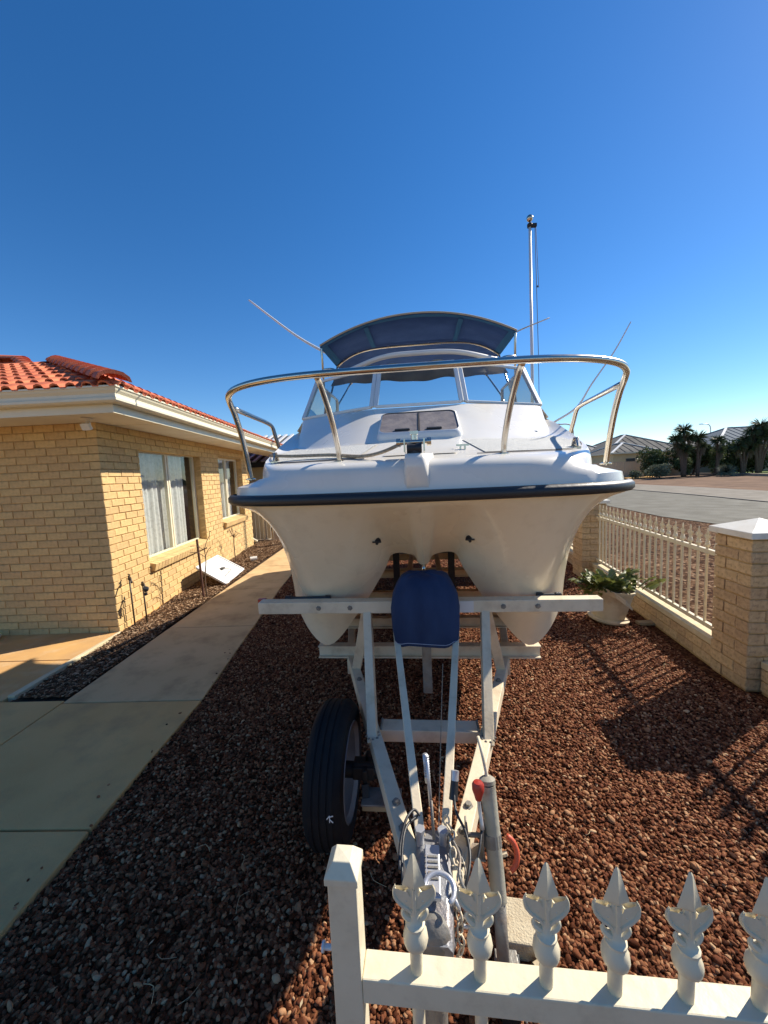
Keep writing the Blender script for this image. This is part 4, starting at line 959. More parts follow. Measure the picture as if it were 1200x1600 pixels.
# cabin and cockpit sides aft of the windscreen
side = [[Vector((1.10,3.45,2.12)), Vector((1.05,3.5,2.215))], [Vector((1.10,5.0,2.02)), Vector((1.04,5.0,2.2))], [Vector((1.10,5.6,1.98)), Vector((1.03,5.6,1.95))], [Vector((1.10,7.6,1.85)), Vector((1.02,7.6,1.83))]]
dk.grid(side).grid([[Vector((-p.x, p.y, p.z)) for p in r] for r in side])
dk.grid([[Vector((1.0,3.6,1.2)),Vector((1.04,3.6,2.2))],[Vector((1.0,7.5,1.2)),Vector((1.02,7.5,1.83))]]).grid([[Vector((-1.0,3.6,1.2)),Vector((-1.04,3.6,2.2))],[Vector((-1.0,7.5,1.2)),Vector((-1.02,7.5,1.83))]])
dk.box((-1.0,3.6,1.15),(1.0,7.55,1.2)).box((-1.05,7.5,1.2),(1.05,7.6,1.8))
deck = dk.build('deck', M['gel'], boat, smooth=True, auto=38)
# bow nose / anchor platform
nz = MB(TB); rows = []
for z, yf, xl_, xr_ in ((1.62,1.822,-0.085,0.050),(1.66,1.806,-0.082,0.042),(1.72,1.790,-0.078,0.028),(1.765,1.788,-0.074,0.020),(1.790,1.81,-0.072,0.018),(1.795,1.90,-0.072,0.018)):
    rows.append([Vector((xl_-0.004,1.99,z)), Vector((xl_,yf+0.06,z)), Vector((xl_+0.006,yf+0.012,z)), Vector((xl_+0.02,yf,z)), Vector((xr_-0.012,yf,z)), Vector((xr_,yf+0.012,z)), Vector((xr_+0.014,yf+0.05,z)), Vector((xr_+0.05,1.99,z))])
nz.grid(rows).build('bow_nose', M['gel'], deck, smooth=True, auto=60)
# hatch
def on(x, t): # point on the brow plane in front of the windscreen
    return Vector((x, 2.56+0.46*t, 1.935+0.245*t))
def hatch_ring(w, t0, t1, z, r=0.05):
    P = []
    for cx, ct, a0 in ((w-r,t0+r*2,-90),(w-r,t1-r*2,0),(-w+r,t1-r*2,90),(-w+r,t0+r*2,180)):
        for k in range(5):
            a = math.radians(a0+90*k/4); P.append(on(cx+r*math.cos(a), ct+2*r*math.sin(a))+Vector((0,-0.47,0.88))*z)
    return P
ht = B_().grid([hatch_ring(0.285,-0.06,0.80,-0.02), hatch_ring(0.275,-0.03,0.77,0.012), hatch_ring(0.270,-0.01,0.75,0.03), hatch_ring(0.260,0.015,0.735,0.034)], close_v=True).build('hatch', M['alu'], boat, smooth=True, auto=50)
r0 = hatch_ring(0.261,0.013,0.737,0.028); mb = B_(); mb.add(r0, [tuple(range(len(r0)))]); mb.build('hatch_lens', M['tint'], ht)
B_().bar(on(0,0.05)+Vector((0,-0.47,0.88))*0.030, on(0,0.70)+Vector((0,-0.47,0.88))*0.030, 0.012, 0.004, up=(0,-0.47,0.88)).build('hatch_seam', M['dark'], ht)
for x in (-0.11, 0.10): B_().bar(on(x-0.05,0.1)+Vector((0,-0.47,0.88))*0.032, on(x+0.05,0.1)+Vector((0,-0.47,0.88))*0.032, 0.02, 0.012, up=(0,-0.47,0.88)).build('hatch_catch', M['black'], ht, bevel=0.003)
# non skid panels, slightly proud of the deck
def deckpt(j, t, up=0.004, sx=1):
    e = E_[j]; b = Br[j]; p = e+(b-e)*t; return Vector((sx*p.x, p.y, p.z+up))
for sx in (-1, 1):
    rows = [[deckpt(j, t, 0.005, sx) for t in (0.10, 0.3, 0.5, 0.7, 0.88)] for j in range(7, 33)]
    B_().grid(rows).build('non_skid_panel', M['nonskid'], deck, smooth=True)
B_().grid([[deckpt(j, t, 0.005, s) for t in (0.12, 0.3, 0.5)] for s, j in ((-1,4),(-1,2),(1,0),(1,2),(1,4))]).build('locker_lid', M['gel'], deck)
for sx in (-1, 1):
    B_().tube([deckpt(j, 0.07, 0.0025, sx) for j in range(6, 34)], 0.0022, 5).build('deck_seam', M['tint'], deck)
# windscreen
def ws(name, P, m, parent, fr=0.022, mid=None):
    P = [Vector(p) for p in P]; f = B_()
    for i in range(len(P)): f.bar(P[i], P[(i+1) % len(P)], fr*(1.5 if i % 2 else 1), 0.022)
    w = f.build(name, m, parent, bevel=0.003)
    B_().add(P, [tuple(range(len(P)))]).build('pane', M['glass'], w)
    return w
cL = (-0.355,3.11,2.235); cR = (0.355,3.11,2.235); tL = (-0.325,3.31,2.595); tR = (0.325,3.31,2.595)
oL = (-1.045,3.50,2.235); oR = (1.045,3.50,2.235); qL = (-0.955,3.72,2.60); qR = (0.955,3.72,2.60)
g_ = 0.018
ws('windscreen_panel', [(cL[0]+g_,3.11,2.235),(cR[0]-g_,3.11,2.235),(tR[0]-g_,3.31,2.595),(tL[0]+g_,3.31,2.595)], M['alu'], boat)
ws('windscreen_panel', [(cR[0]+g_,3.12,2.235),oR,qR,(tR[0]+g_,3.32,2.595)], M['alu'], boat)
ws('windscreen_panel', [oL,(cL[0]-g_,3.12,2.235),(tL[0]-g_,3.32,2.595),qL], M['alu'], boat)
for sx in (-1, 1):
    ws('side_window', [(sx*1.05,3.54,2.235),(sx*1.045,4.25,2.22),(sx*0.955,4.15,2.60),(sx*0.958,3.76,2.60)], M['alu'], boat)
    ws('side_window', [(sx*1.045,4.30,2.22),(sx*1.04,5.0,2.21),(sx*0.955,4.6,2.60),(sx*0.955,4.20,2.60)], M['alu'], boat)
    B_().bar((sx*1.048,3.515,2.225),(sx*0.957,3.735,2.61),0.035,0.03).build('corner_post', M['alu'], boat, bevel=0.004)
B_().bar((-1.05,5.0,2.2),(-0.5,5.0,2.2),0.02,0.02).box((-0.5,4.4,1.2),(-0.9,4.9,1.9)).box((0.5,4.4,1.2),(0.9,4.9,1.9)).build('helm_seat', M['alu'], boat, bevel=0.03)
# dash and console just behind the screen
B_().add([(-1.03,3.50,2.20),(-0.35,3.14,2.20),(0.35,3.14,2.20),(1.03,3.50,2.20),(1.0,3.85,2.17),(-1.0,3.85,2.17)], [(0,1,2,3,4,5)]).build('dash', M['room'], boat)
# hanging weather curtain above/behind screen
rows = []
for z, y, hw in ((2.74,3.80,0.62),(2.68,3.84,0.80),(2.595,3.86,0.86)):
    rows.append([Vector((-hw+2*hw*i/40, y+0.025*math.sin(i*0.9)+0.02*math.sin(i*0.33+z*3), z+0.007*math.sin(i*0.55)+(0.006 if z < 2.61 else 0)*math.sin(i*0.21))) for i in range(41)])
B_().grid(rows).build('weather_curtain', M['clear'], boat, smooth=True, solid=0.004)
B_().tube(catmull([(-0.62,3.60,2.66),(-0.3,3.42,2.70),(0,3.40,2.71),(0.35,3.42,2.70),(0.72,3.6,2.66)],8), 0.022, 8).build('rolled_cover', M['clearw'], boat, smooth=True)
# canopy
def can(x, y):   # canopy surface
    k = max(0.0, min(1.0, (y-3.72)/0.7)); return 3.150-0.02*k-(0.225-0.04*k)*abs(x/0.91)**(2.1+2.4*k)
CW = 0.91
canm = B_(); nx = 28; y0, y1 = 3.72, 5.35
top = [[Vector((-CW+2*CW*i/nx, y, can(-CW+2*CW*i/nx, y)+0.01)) for i in range(nx+1)] for y in (y0, 4.1, 4.5, 4.95, y1)]
cnp = canm.grid(top).build('canopy', M['canopy'], boat, smooth=True, solid=0.006)
def strip(x0, x1, ya, yb, dz): 
    n = max(1, int(abs(x1-x0)/0.07)); return [[Vector((x0+(x1-x0)*i/n, y, can(x0+(x1-x0)*i/n, y)+dz)) for i in range(n+1)] for y in (ya, yb)]
B_().grid(strip(-CW, CW, y0-0.002, y0+0.06, -0.002)).grid(strip(-CW, -CW+0.06, y0+0.06, 4.5, -0.003)).grid(strip(CW-0.06, CW, y0+0.06, 4.5, -0.003)).build('edge_band', M['canopy_trim'], cnp, solid=0.003)
for x in (-0.47, 0.42): B_().grid(strip(x-0.022, x+0.022, y0+0.05, 4.42, -0.012)).build('strap', M['canopy_trim'], cnp, solid=0.003)
B_().tube([(-CW+2*CW*i/nx, y0-0.004, can(-CW+2*CW*i/nx, y0)+0.012) for i in range(nx+1)], 0.009, 6).build('piping', M['piping'], cnp, smooth=True)
B_().tube([(x*CW*0.985, 4.45, can(x*CW*0.985,4.45)-0.018) for x in [i/14-1 for i in range(29)]], 0.012, 8).build('bow_tube', M['steel'], cnp, smooth=True)
B_().tube([(x*CW, 5.3, can(x*CW, 5.3)-0.02) for x in [i/14-1 for i in range(29)]], 0.012, 8).build('bow_tube', M['steel'], cnp, smooth=True)
for sx in (-1, 1):
    B_().tube([(sx*0.90,3.74,2.925),(sx*0.97,4.05,2.60),(sx*1.02,4.3,2.22)], 0.011, 8).build('frame_leg', M['steel'], cnp, smooth=True)
    B_().tube([(sx*0.90,4.45,2.93),(sx*1.0,4.35,2.5),(sx*1.03,4.3,2.22)], 0.011, 8).build('frame_leg', M['steel'], cnp, smooth=True)
    B_().tube([(sx*0.90,5.3,2.94),(sx*1.0,4.9,2.6),(sx*1.03,4.4,2.22)], 0.011, 8).build('frame_leg', M['steel'], cnp, smooth=True)
    B_().tube(catmull([(sx*0.72,3.64,2.61),(sx*0.76,3.62,2.68),(sx*0.88,3.68,2.70),(sx*0.95,3.80,2.66),(sx*0.955,3.9,2.60)],5), 0.011, 8).build('grab_rail', M['steel'], boat, smooth=True)
# bow rail
def rail_side(sx):
    return [(sx*x, y, z) for x, y, z in ((1.125,2.50,1.72),(1.13,2.46,1.80),(1.145,2.38,1.93),(1.165,2.26,2.06))]
R_ = 0.0165
half_top = [(0,1.735,2.158),(0.30,1.745,2.160),(0.55,1.77,2.163),(0.76,1.83,2.165),(0.91,1.91,2.160),(1.00,2.01,2.15),(1.045,2.11,2.13),(1.065,2.20,2.08),(1.085,2.30,1.98),(1.11,2.40,1.86),(1.13,2.47,1.77),(1.135,2.50,1.70)]
pth = [(-x, y, z) for x, y, z in reversed(half_top[1:])]+half_top
rail = B_().tube(catmull(pth, 5), R_, 12).build('bow_rail', M['steel'], boat, smooth=True)
for sx in (-1, 1):
    B_().tube(catmull([(sx*1.05,2.16,2.11),(sx*1.09,2.5,2.115),(sx*1.12,2.82,2.115),(sx*1.135,2.95,2.10),(sx*1.14,3.02,2.03),(sx*1.14,3.15,1.85),(sx*1.14,3.2,1.72)],5), 0.015, 10).build('aft_leg', M['steel'], rail, smooth=True)
    B_().tube(catmull([(sx*0.43,2.055,1.77),(sx*0.432,2.03,1.86),(sx*0.44,1.94,2.0),(sx*0.45,1.82,2.12),(sx*0.455,1.765,2.155)],5), 0.015, 10).build('stanchion', M['steel'], rail, smooth=True)
    B_().lathe([(0,0),(0.034,0),(0.034,0.006),(0.02,0.012),(0,0.012)], (sx*0.43,2.058,1.772), seg=16).build('foot_plate', M['steel'], rail, smooth=True, auto=40)
    B_().lathe([(0,0),(0.034,0),(0.034,0.006),(0.02,0.012),(0,0.012)], (sx*1.135,2.50,1.70), seg=16).build('foot_plate', M['steel'], rail, smooth=True, auto=40)
    # fairlead / cleat on deck corner
    c = Vector((sx*0.89,2.33,1.80)); B_().box(tuple(c-Vector((0.022,0.03,0.005))), tuple(c+Vector((0.022,0.03,0.008)))).bar(c+Vector((0,-0.03,0.008)), c+Vector((0,-0.01,0.06)),0.012,0.01).bar(c+Vector((0,0.03,0.008)), c+Vector((0,-0.01,0.06)),0.03,0.01).build('fairlead', M['steel'], boat, bevel=0.002)
c = Vector((0.235,2.17,1.815)); B_().bar(c+Vector((-0.035,0,0.025)), c+Vector((0.035,0,0.025)),0.012,0.01).bar(c+Vector((-0.012,0,-0.01)),c+Vector((-0.012,0,0.025)),0.01,0.01).bar(c+Vector((0.012,0,-0.01)),c+Vector((0.012,0,0.025)),0.01,0.01).build('bow_cleat', M['steel'], boat)
c = Vector((0.80,2.93,1.945)); B_().box(tuple(c-Vector((0.05,0.03,0.005))), tuple(c+Vector((0.05,0.03,0.02)))).build('deck_vent', M['alu'], boat, bevel=0.006)
# bow roller with anchor chock and rope
br = B_(); 
br.box((-0.075,1.84,1.80),(-0.068,2.0,1.86)).box((0.018,1.84,1.80),(0.025,2.0,1.86)).tube([(-0.10,1.86,1.845),(0.045,1.86,1.845)], 0.012, 10).tube([(-0.025,1.90,1.85),(-0.025,1.90,1.895)], 0.016, 10).box((-0.045,1.88,1.885),(-0.005,1.93,1.90)).tube([(-0.11,1.86,1.845),(-0.09,1.86,1.845)], 0.02, 10).tube([(0.035,1.86,1.845),(0.055,1.86,1.845)], 0.02, 10)
br.build('bow_roller', M['steel'], boat, smooth=True, auto=40)
B_().lathe([(0.03,-0.035),(0.018,0),(0.03,0.035)], (-0.025,1.835,1.815), axis=(1,0,0), seg=16).box((-0.055,1.82,1.775),(0.005,1.85,1.81)).build('rubber_roller', M['black'], boat, smooth=True, auto=40)
ropep = catmull([(-0.08,1.93,1.85),(-0.20,1.98,1.81),(-0.32,2.05,1.80),(-0.50,2.14,1.82),(-0.75,2.25,1.83),(-0.93,2.35,1.845)], 6)
B_().tube(ropep, 0.0095, 8).build('anchor_rope', M['rope'], boat, smooth=True)
# antennas and rods
def whip(label, pts, r0, r1, m, name='antenna'):
    P = catmull([BX(*p) for p in pts], 6); n = len(P)
    o = MB().tube(P, [r0+(r1-r0)*i/(n-1) for i in range(n)], 7).build(name, m, boat, smooth=True); o['label'] = label
whip('white whip aerial leaning out to the left of the canopy', [(-0.88,4.25,2.98),(-1.3,4.3,3.25),(-1.86,4.4,3.72)], 0.016, 0.009, M['clearw'])
whip('short thin aerial on the right of the canopy', [(0.86,4.3,3.03),(1.08,4.3,3.13),(1.38,4.3,3.23)], 0.009, 0.005, M['galv'])
whip('long curved whip aerial on the right side deck', [(1.08,3.3,2.05),(1.25,3.25,2.16),(1.34,3.2,2.32),(1.48,3.15,2.54),(1.57,3.1,2.73)], 0.009, 0.004, M['clearw'])
for sx in (-1, 1): B_().box((sx*1.07-0.02,3.55,2.1),(sx*1.07+0.02,3.65,2.2)).build('side_light', M['red'] if sx > 0 else M['black'], boat, bevel=0.005)

# ------------------------------------------------------------------ trailer
trl = thing('boat_trailer', 'silver galvanised A-frame boat trailer under the white boat, hitch towards the camera', 'trailer', tuple(BX(0, 2.4, 0)))
def tbar(name, p, q, w, h, m='galv', up=(0,0,1), parent=None, bevel=0.003, mb=None):
    return B_().bar(p, q, w, h, up).build(name, M[m], parent or trl, bevel=bevel)
for sx in (-1, 1):
    tbar('drawbar', (sx*0.045,1.02,0.465), (sx*0.50,2.44,0.465), 0.055, 0.075)
    tbar('chassis_rail', (sx*0.50,2.40,0.44), (sx*0.62,3.1,0.44), 0.05, 0.10)
    tbar('chassis_rail', (sx*0.62,3.05,0.44), (sx*0.66,7.3,0.44), 0.05, 0.10)
    tbar('winch_strut', (sx*0.040,1.13,0.53), (sx*0.165,2.03,0.86), 0.032, 0.028, up=(0,-0.4,1))
    tbar('winch_post', (sx*0.26,1.64,0.47), (sx*0.325,2.09,0.93), 0.045, 0.045, up=(0,1,0))
    tbar('rear_brace', (sx*0.335,2.12,0.93), (sx*0.44,2.28,0.50), 0.055, 0.04, up=(0,1,0))
    tbar('keel_skid', (sx*0.66,2.55,0.585), (sx*0.66,6.9,0.585), 0.08, 0.06, 'black')
tbar('cross_bar', (-0.235,1.755,0.455), (0.235,1.755,0.455), 0.085, 0.06)
def ibeam(y, x0, x1, z=0.54):
    b = B_(); b.bar((x0,y,z+0.037),(x1,y,z+0.037),0.06,0.008).bar((x0,y,z-0.037),(x1,y,z-0.037),0.06,0.008).bar((x0,y,z),(x1,y,z),0.008,0.068)
    return b.build('cross_beam', M['galv'], trl)
for y, x in ((2.44,0.72),(2.93,0.71),(3.6,0.70),(4.4,0.70),(5.3,0.72),(6.2,0.72),(7.0,0.72)): ibeam(y, -x, x, 0.535)
for x in (-0.16, 0.17): tbar('roller_bearer', (x,3.3,0.60), (x,6.6,0.60), 0.05, 0.05)
b = B_()
for sx in (-1, 1):
    b.bar((sx*0.20,2.78,0.58),(sx*0.20,2.78,1.13),0.045,0.05,up=(0,1,0)).bar((sx*0.20,2.78,1.13),(sx*0.09,2.78,1.17),0.045,0.04).tube([(sx*0.10,2.78,1.14),(sx*0.17,2.78,1.14)],0.028,10).bar((sx*0.21,2.80,0.60),(sx*0.21,3.6,0.60),0.04,0.04)
b.build('roller_frame', M['dark'], trl, smooth=True, auto=35)
b = B_(); b.tube([(0.005,2.405,0.555),(0.005,2.395,0.555)],0.018,10).tube([(0.005,2.39,0.56),(0.005,2.385,0.50)],0.010,8); b.build('eye_bolt', M['galvd'], trl, smooth=True, auto=40)
hb = tbar('winch_beam', (-0.955,2.10,0.962), (0.935,2.10,0.962), 0.070, 0.068, bevel=0.004)
B_().box((0.185,2.0615,0.931),(0.262,2.0645,0.993)).build('white_sticker', M['clearw'], hb)
rf = B_().box((-0.985,2.13,0.965),(-0.94,2.16,0.995)).build('side_reflector', M['red'], trl, bevel=0.003)
for sx in (-1, 1):
    b = B_(); x0 = -0.84 if sx < 0 else 0.60
    wl_ = 0.26 if sx < 0 else 0.12; b.tube([(x0+0.02,2.155,0.992),(x0+wl_,2.155,0.992)], 0.011, 8); b.lathe([(0,0),(0.018,0.0),(0.018,0.03),(0,0.03)], (x0+0.02,2.155,0.99), axis=(1,0,0)).lathe([(0,0),(0.018,0.0),(0.018,0.03),(0,0.03)], (x0+wl_,2.155,0.99), axis=(1,0,0)); b.build('guide_roller', M['black'], trl, smooth=True, auto=40)
wd = B_(); blt = B_()
for sx in (-1, 1):
    for k in range(9):
        a = 2*math.pi*k/9; wd.lathe([(0,-0.006),(0.006,0),(0,0.006)], (sx*0.325+0.026*math.cos(a), 2.088+0.026*math.sin(a)*0.9, 0.926), seg=6)
        wd.lathe([(0,-0.006),(0.007,0),(0,0.006)], (sx*0.262+0.03*math.cos(a), 1.652+0.03*math.sin(a), 0.503), seg=6)
        wd.lathe([(0,-0.006),(0.007,0),(0,0.006)], (sx*0.235-sx*0.004, 1.715+0.01*k, 0.487), seg=6)
    for q in ((sx*0.40,2.13,0.503),(sx*0.13,1.29,0.503),(sx*0.10,1.19,0.503)):
        blt.lathe([(0,0),(0.017,0),(0.017,0.002),(0.011,0.0025),(0.011,0.011),(0,0.011)], q, seg=6)
    for q in ((sx*0.42,2.064,0.962),(sx*0.60,2.064,0.962)): blt.lathe([(0,0),(0.015,0),(0.015,0.002),(0.009,0.0025),(0.009,0.009),(0,0.009)], q, axis=(0,-1,0), seg=6)
wd.build('weld_bead', M['galvd'], trl, smooth=True); blt.build('frame_bolt', M['galvd'], trl)
# winch cover, navy cloth
nr = 15; rows = []
def cov(z, wx, wy, y):
    P = []
    for k in range(40):
        a = 2*math.pi*k/40; ca, sa = math.cos(a), math.sin(a)
        P.append(Vector((math.copysign(abs(ca)**0.5, ca)*wx+0.003*math.sin(a*7+z*20), y+math.copysign(abs(sa)**0.6, sa)*wy*(1+0.05*math.sin(a*5+z*9)), z+0.004*math.sin(a*6))))
    return P
for z, wx, wy, y in ((0.815,0.160,0.10,1.985),(0.83,0.168,0.105,1.985),(0.90,0.176,0.11,1.985),(1.0,0.178,0.112,1.985),(1.07,0.168,0.11,1.99),(1.12,0.148,0.10,1.995),(1.155,0.125,0.085,2.0),(1.172,0.095,0.06,2.0),(1.176,0.03,0.02,2.0),(1.176,0.001,0.001,2.0)): rows.append(cov(z, wx, wy, y))
wc = thing('winch_cover', 'navy blue canvas cover over the winch in the middle of the trailer beam', 'cover', tuple(BX(0, 1.98, 0.8)))
B_().grid(rows, close_v=True).build('cloth', M['navy'], wc, smooth=True)
b = B_(); 
hem = [p+Vector((0,-0.0035,0.012)) for p in cov(0.822, 0.1665, 0.105, 1.985)]
b.tube(hem[20:]+[hem[0]], 0.0016, 5); b.build('hem_stitch', M['stitch'], wc)
tbar('winch_stand', (0,2.02,0.50), (0,2.06,1.1), 0.05, 0.05, 'galvd', up=(0,1,0))
B_().tube([(-0.008,2.04,1.165),(-0.008,2.12,1.14),(-0.003,2.21,1.09)], 0.007, 6).build('winch_strap', M['galvd'], trl)
# spare wheel on the left drawbar
sw = thing('spare_wheel', 'upright spare wheel with black tyre and grey rim beside the left drawbar', 'wheel', tuple(BX(-0.47, 1.72, 0.02)))
wc_ = Vector((-0.448,1.668,0.315)); ax = Vector((1,0,0))
RT = 0.302; WT_ = 0.082
prof = [(0.205,-WT_+0.004),(0.235,-WT_),(0.275,-WT_+0.004),(0.293,-WT_+0.02),(RT-0.004,-WT_+0.035),(RT,-0.05),(RT,-0.036),(RT-0.0045,-0.034),(RT-0.0045,-0.028),(RT,-0.026),(RT,-0.006),(RT-0.0045,-0.004),(RT-0.0045,0.002),(RT,0.004),(RT,0.024),(RT-0.0045,0.026),(RT-0.0045,0.032),(RT,0.034),(RT,0.05),(RT-0.004,WT_-0.035),(0.293,WT_-0.02),(0.275,WT_-0.004),(0.235,WT_),(0.205,WT_-0.004)]
B_().lathe(prof, wc_, axis=ax, seg=56, caps=False).build('tyre', M['tyre'], sw, smooth=True, auto=35)
rm_ = B_().lathe([(0.21,-WT_+0.01),(0.19,-0.05),(0.19,-0.02),(0.0,-0.015)], wc_, axis=ax, seg=36).lathe([(0.0,0.0),(0.09,0.0),(0.12,0.018),(0.165,0.012),(0.178,0.03),(0.183,0.06),(0.205,0.078),(0.21,WT_-0.008),(0.205,WT_)], wc_, axis=ax, seg=36, caps=False).build('rim', M['rim'], sw, smooth=True, auto=40)
b = B_().lathe([(0,0),(0.05,0.0),(0.05,0.03),(0.035,0.035),(0.035,0.2),(0,0.2)], wc_, axis=ax, seg=16)
for k in range(5):
    a = k*2*math.pi/5; b.lathe([(0,0),(0.011,0),(0.011,0.022),(0,0.022)], wc_+Vector((0,math.cos(a)*0.05,math.sin(a)*0.05)), axis=ax, seg=6)
b.build('hub', M['dark'], sw, smooth=True, auto=35)
b = B_()
for p_, e_ in (((0.0,0.0),(0.0,0.026)),((0.0,0.026),(-0.012,0.012)),((0.0,0.012),(0.014,0.0)),((0.0,0.022),(0.014,0.026))):
    a = wc_+Vector((0.042+p_[0],-0.29,0.02+p_[1])); c = wc_+Vector((0.042+e_[0],-0.29,0.02+e_[1])); 
    a.y = wc_.y-math.sqrt(max(0,(RT+0.0015)**2-(a.z-wc_.z)**2)); c.y = wc_.y-math.sqrt(max(0,(RT+0.0015)**2-(c.z-wc_.z)**2)); b.bar(a, c, 0.003, 0.003, up=(0,-1,0))
b.build('chalk_mark', M['white'], sw)
b = B_(); b.box((-0.36,1.62,0.30),(-0.26,1.70,0.36)).box((-0.31,1.60,0.24),(-0.29,1.74,0.36)).tube([(-0.36,1.65,0.335),(-0.22,1.65,0.335)],0.03,10); b.build('wheel_carrier', M['dark'], trl, bevel=0.004)
tbar('carrier_plate', (-0.31,1.575,0.262), (-0.135,1.575,0.262), 0.10, 0.010, 'galvd')
B_().box((-0.305,1.527,0.235),(-0.15,1.62,0.2565)).build('timber_pad', M['wood'], trl, bevel=0.002)
B_().bar((-0.30,1.60,0.30),(-0.29,1.56,0.24),0.03,0.03).build('carrier_stay', M['dark'], trl)
# axles and road wheels under the boat
for y in (5.35, 6.15):
    tbar('axle', (-1.05,y,0.33), (1.05,y,0.33), 0.05, 0.05)
    for sx in (-1, 1):
        c = Vector((sx*1.08,y,0.315))
        ty = B_().lathe([(r, h*0.85) for r, h in prof], c, axis=ax, seg=32, caps=False).build('road_wheel', M['tyre'], trl, smooth=True, auto=35)
        B_().lathe([(0.0,-0.02),(0.1,-0.01),(0.18,0.02),(0.205,0.07)], c, axis=ax*sx, seg=24, caps=False).build('rim', M['rim'], ty, smooth=True)
for sx in (-1, 1):
    P = [(sx*1.08, 5.75+0.85*math.cos(math.pi*i/14), 0.36+0.36*min(1, 1.6*math.sin(math.pi*i/14))) for i in range(15)]
    B_().grid([[Vector(p)+Vector((-0.12,0,0)) for p in P], [Vector(p)+Vector((0.12,0,0)) for p in P]]).build('mudguard', M['galv'], trl, smooth=True, solid=0.004)
# coupling
cp = B_(); 
rows = []
for y, w, z0, z1 in ((1.16,0.055,0.47,0.53),(1.08,0.055,0.47,0.55),(0.98,0.052,0.47,0.555),(0.90,0.046,0.475,0.54),(0.85,0.040,0.48,0.525)):
    rows.append([Vector((-w,y,z0)),Vector((-w,y,z1-0.015)),Vector((-w*0.7,y,z1)),Vector((w*0.7,y,z1)),Vector((w,y,z1-0.015)),Vector((w,y,z0))])
cp.grid(rows, close_v=True).add([rows[-1][k] for k in range(6)], [(0,1,2,3,4,5)]).add([rows[0][k] for k in range(6)], [(5,4,3,2,1,0)])
cpl = cp.build('coupling_body', M['galvc'] if 'galvc' in M else M['galvd'], trl, smooth=True, auto=30, bevel=0.004)
M['plate'] = mat('pale_cast_plate', (0.55, 0.56, 0.58), 0.4, 0.6, bump=0.1)
cpp = B_().bar((-0.004,1.075,0.563),(-0.006,0.925,0.563),0.044,0.012).build('maker_plate', M['plate'], cpl, bevel=0.003)
b = B_()
for i in range(5):
    y = 1.035-0.0155*i; b.bar((-0.018,y,0.5705),(0.011,y,0.5705),0.006,0.003).bar((-0.0245,y-0.003,0.5705),(-0.0245,y+0.004,0.5705),0.003,0.003)
b.build('raised_lettering', M['galvd'], cpp)
B_().torus((0.012,0.925,0.595), 0.036, 0.0075, axis=(0.1,-0.25,1), a0=-0.9, a1=math.pi+0.5, seg=22, sx=1.1, u=(1,0,0)).build('latch_handle', M['plate'], cpl, smooth=True)
B_().lathe([(0,-0.02),(0.036,-0.02),(0.042,0.0),(0.042,0.02),(0.03,0.032),(0.012,0.036),(0,0.036)], (-0.006,0.885,0.515), axis=(0,-0.9,0.35), seg=18).build('socket_head', M['galvd'], cpl, smooth=True, auto=40)
B_().tube([(-0.012,0.87,0.49),(-0.014,0.855,0.30),(-0.015,0.85,0.05)], 0.036, 18).lathe([(0.0,0),(0.07,0),(0.07,0.012),(0.03,0.02)], (-0.015,0.85,0.0), seg=16).build('prop_stand', M['galvd'], trl, smooth=True, auto=50)
b = B_(); 
for sx in (-0.036, 0.034): b.tube([(sx-0.004,1.10,0.54),(sx-0.004,1.10,0.585)], 0.012, 12).lathe([(0,0),(0.016,0),(0.016,0.01),(0,0.01)], (sx-0.004,1.10,0.585), seg=6)
b.build('coupling_bolt', M['plate'], cpl, smooth=True, auto=40)
# hand brake levers
b = B_(); b.tube([(-0.004,1.20,0.58),(-0.012,1.23,0.72)], 0.006, 10).tube([(-0.012,1.23,0.64),(-0.018,1.24,0.735)], [0.009]*2, 10); b.build('brake_lever', M['plate'], trl, smooth=True)
B_().tube([(0.002,1.06,0.60),(-0.002,1.10,0.69)], 0.0045, 8).build('brake_rod', M['galvd'], trl, smooth=True)
b = B_(); rg = []
for i in range(9): rg.append((-0.012+0.0-0.0003*i,1.225+0.0018*i,0.665+0.008*i))
for p in rg: b.torus(p, 0.0075, 0.0028, axis=(0,0.2,1), seg=10, sg=5)
b.build('lever_grip', M['plate'], trl, smooth=True)
# jack tube, crank, wheel
jk = B_(); jk.tube([(0.186,1.20,0.665),(0.198,1.10,0.36)], 0.0245, 20).lathe([(0,0),(0.026,0),(0.026,0.012),(0.014,0.02),(0,0.02)], (0.1855,1.203,0.668), axis=(-0.04,0.31,0.95), seg=18)
jack = jk.build('jockey_jack', M['galvj'], trl, smooth=True, auto=50)
B_().tube([(0.198,1.10,0.37),(0.204,1.06,0.14)], 0.0195, 18).build('inner_tube', M['galvd'], jack, smooth=True)
B_().tube(catmull([(0.186,1.205,0.675),(0.183,1.22,0.70),(0.176,1.25,0.74),(0.17,1.30,0.76)],4), 0.006, 8).build('crank_stem', M['galv'], jack, smooth=True)
b = B_(); b.box((0.105,1.135,0.46),(0.112,1.19,0.56)).box((0.155,1.135,0.46),(0.162,1.19,0.56)).box((0.105,1.13,0.455),(0.165,1.19,0.462)).tube([(0.10,1.16,0.52),(0.168,1.16,0.52)],0.008,8).lathe([(0.026,-0.02),(0.029,-0.02),(0.029,0.02),(0.026,0.02)],(0.190,1.155,0.515),axis=(-0.04,0.31,0.95)); b.build('jack_clamp', M['galvd'], trl, bevel=0.004)
b = B_(); b.tube(catmull([(0.155,1.12,0.58),(0.150,1.145,0.63),(0.148,1.15,0.665)],4), 0.006, 8); b.build('clamp_lever', M['plate'], trl, smooth=True)
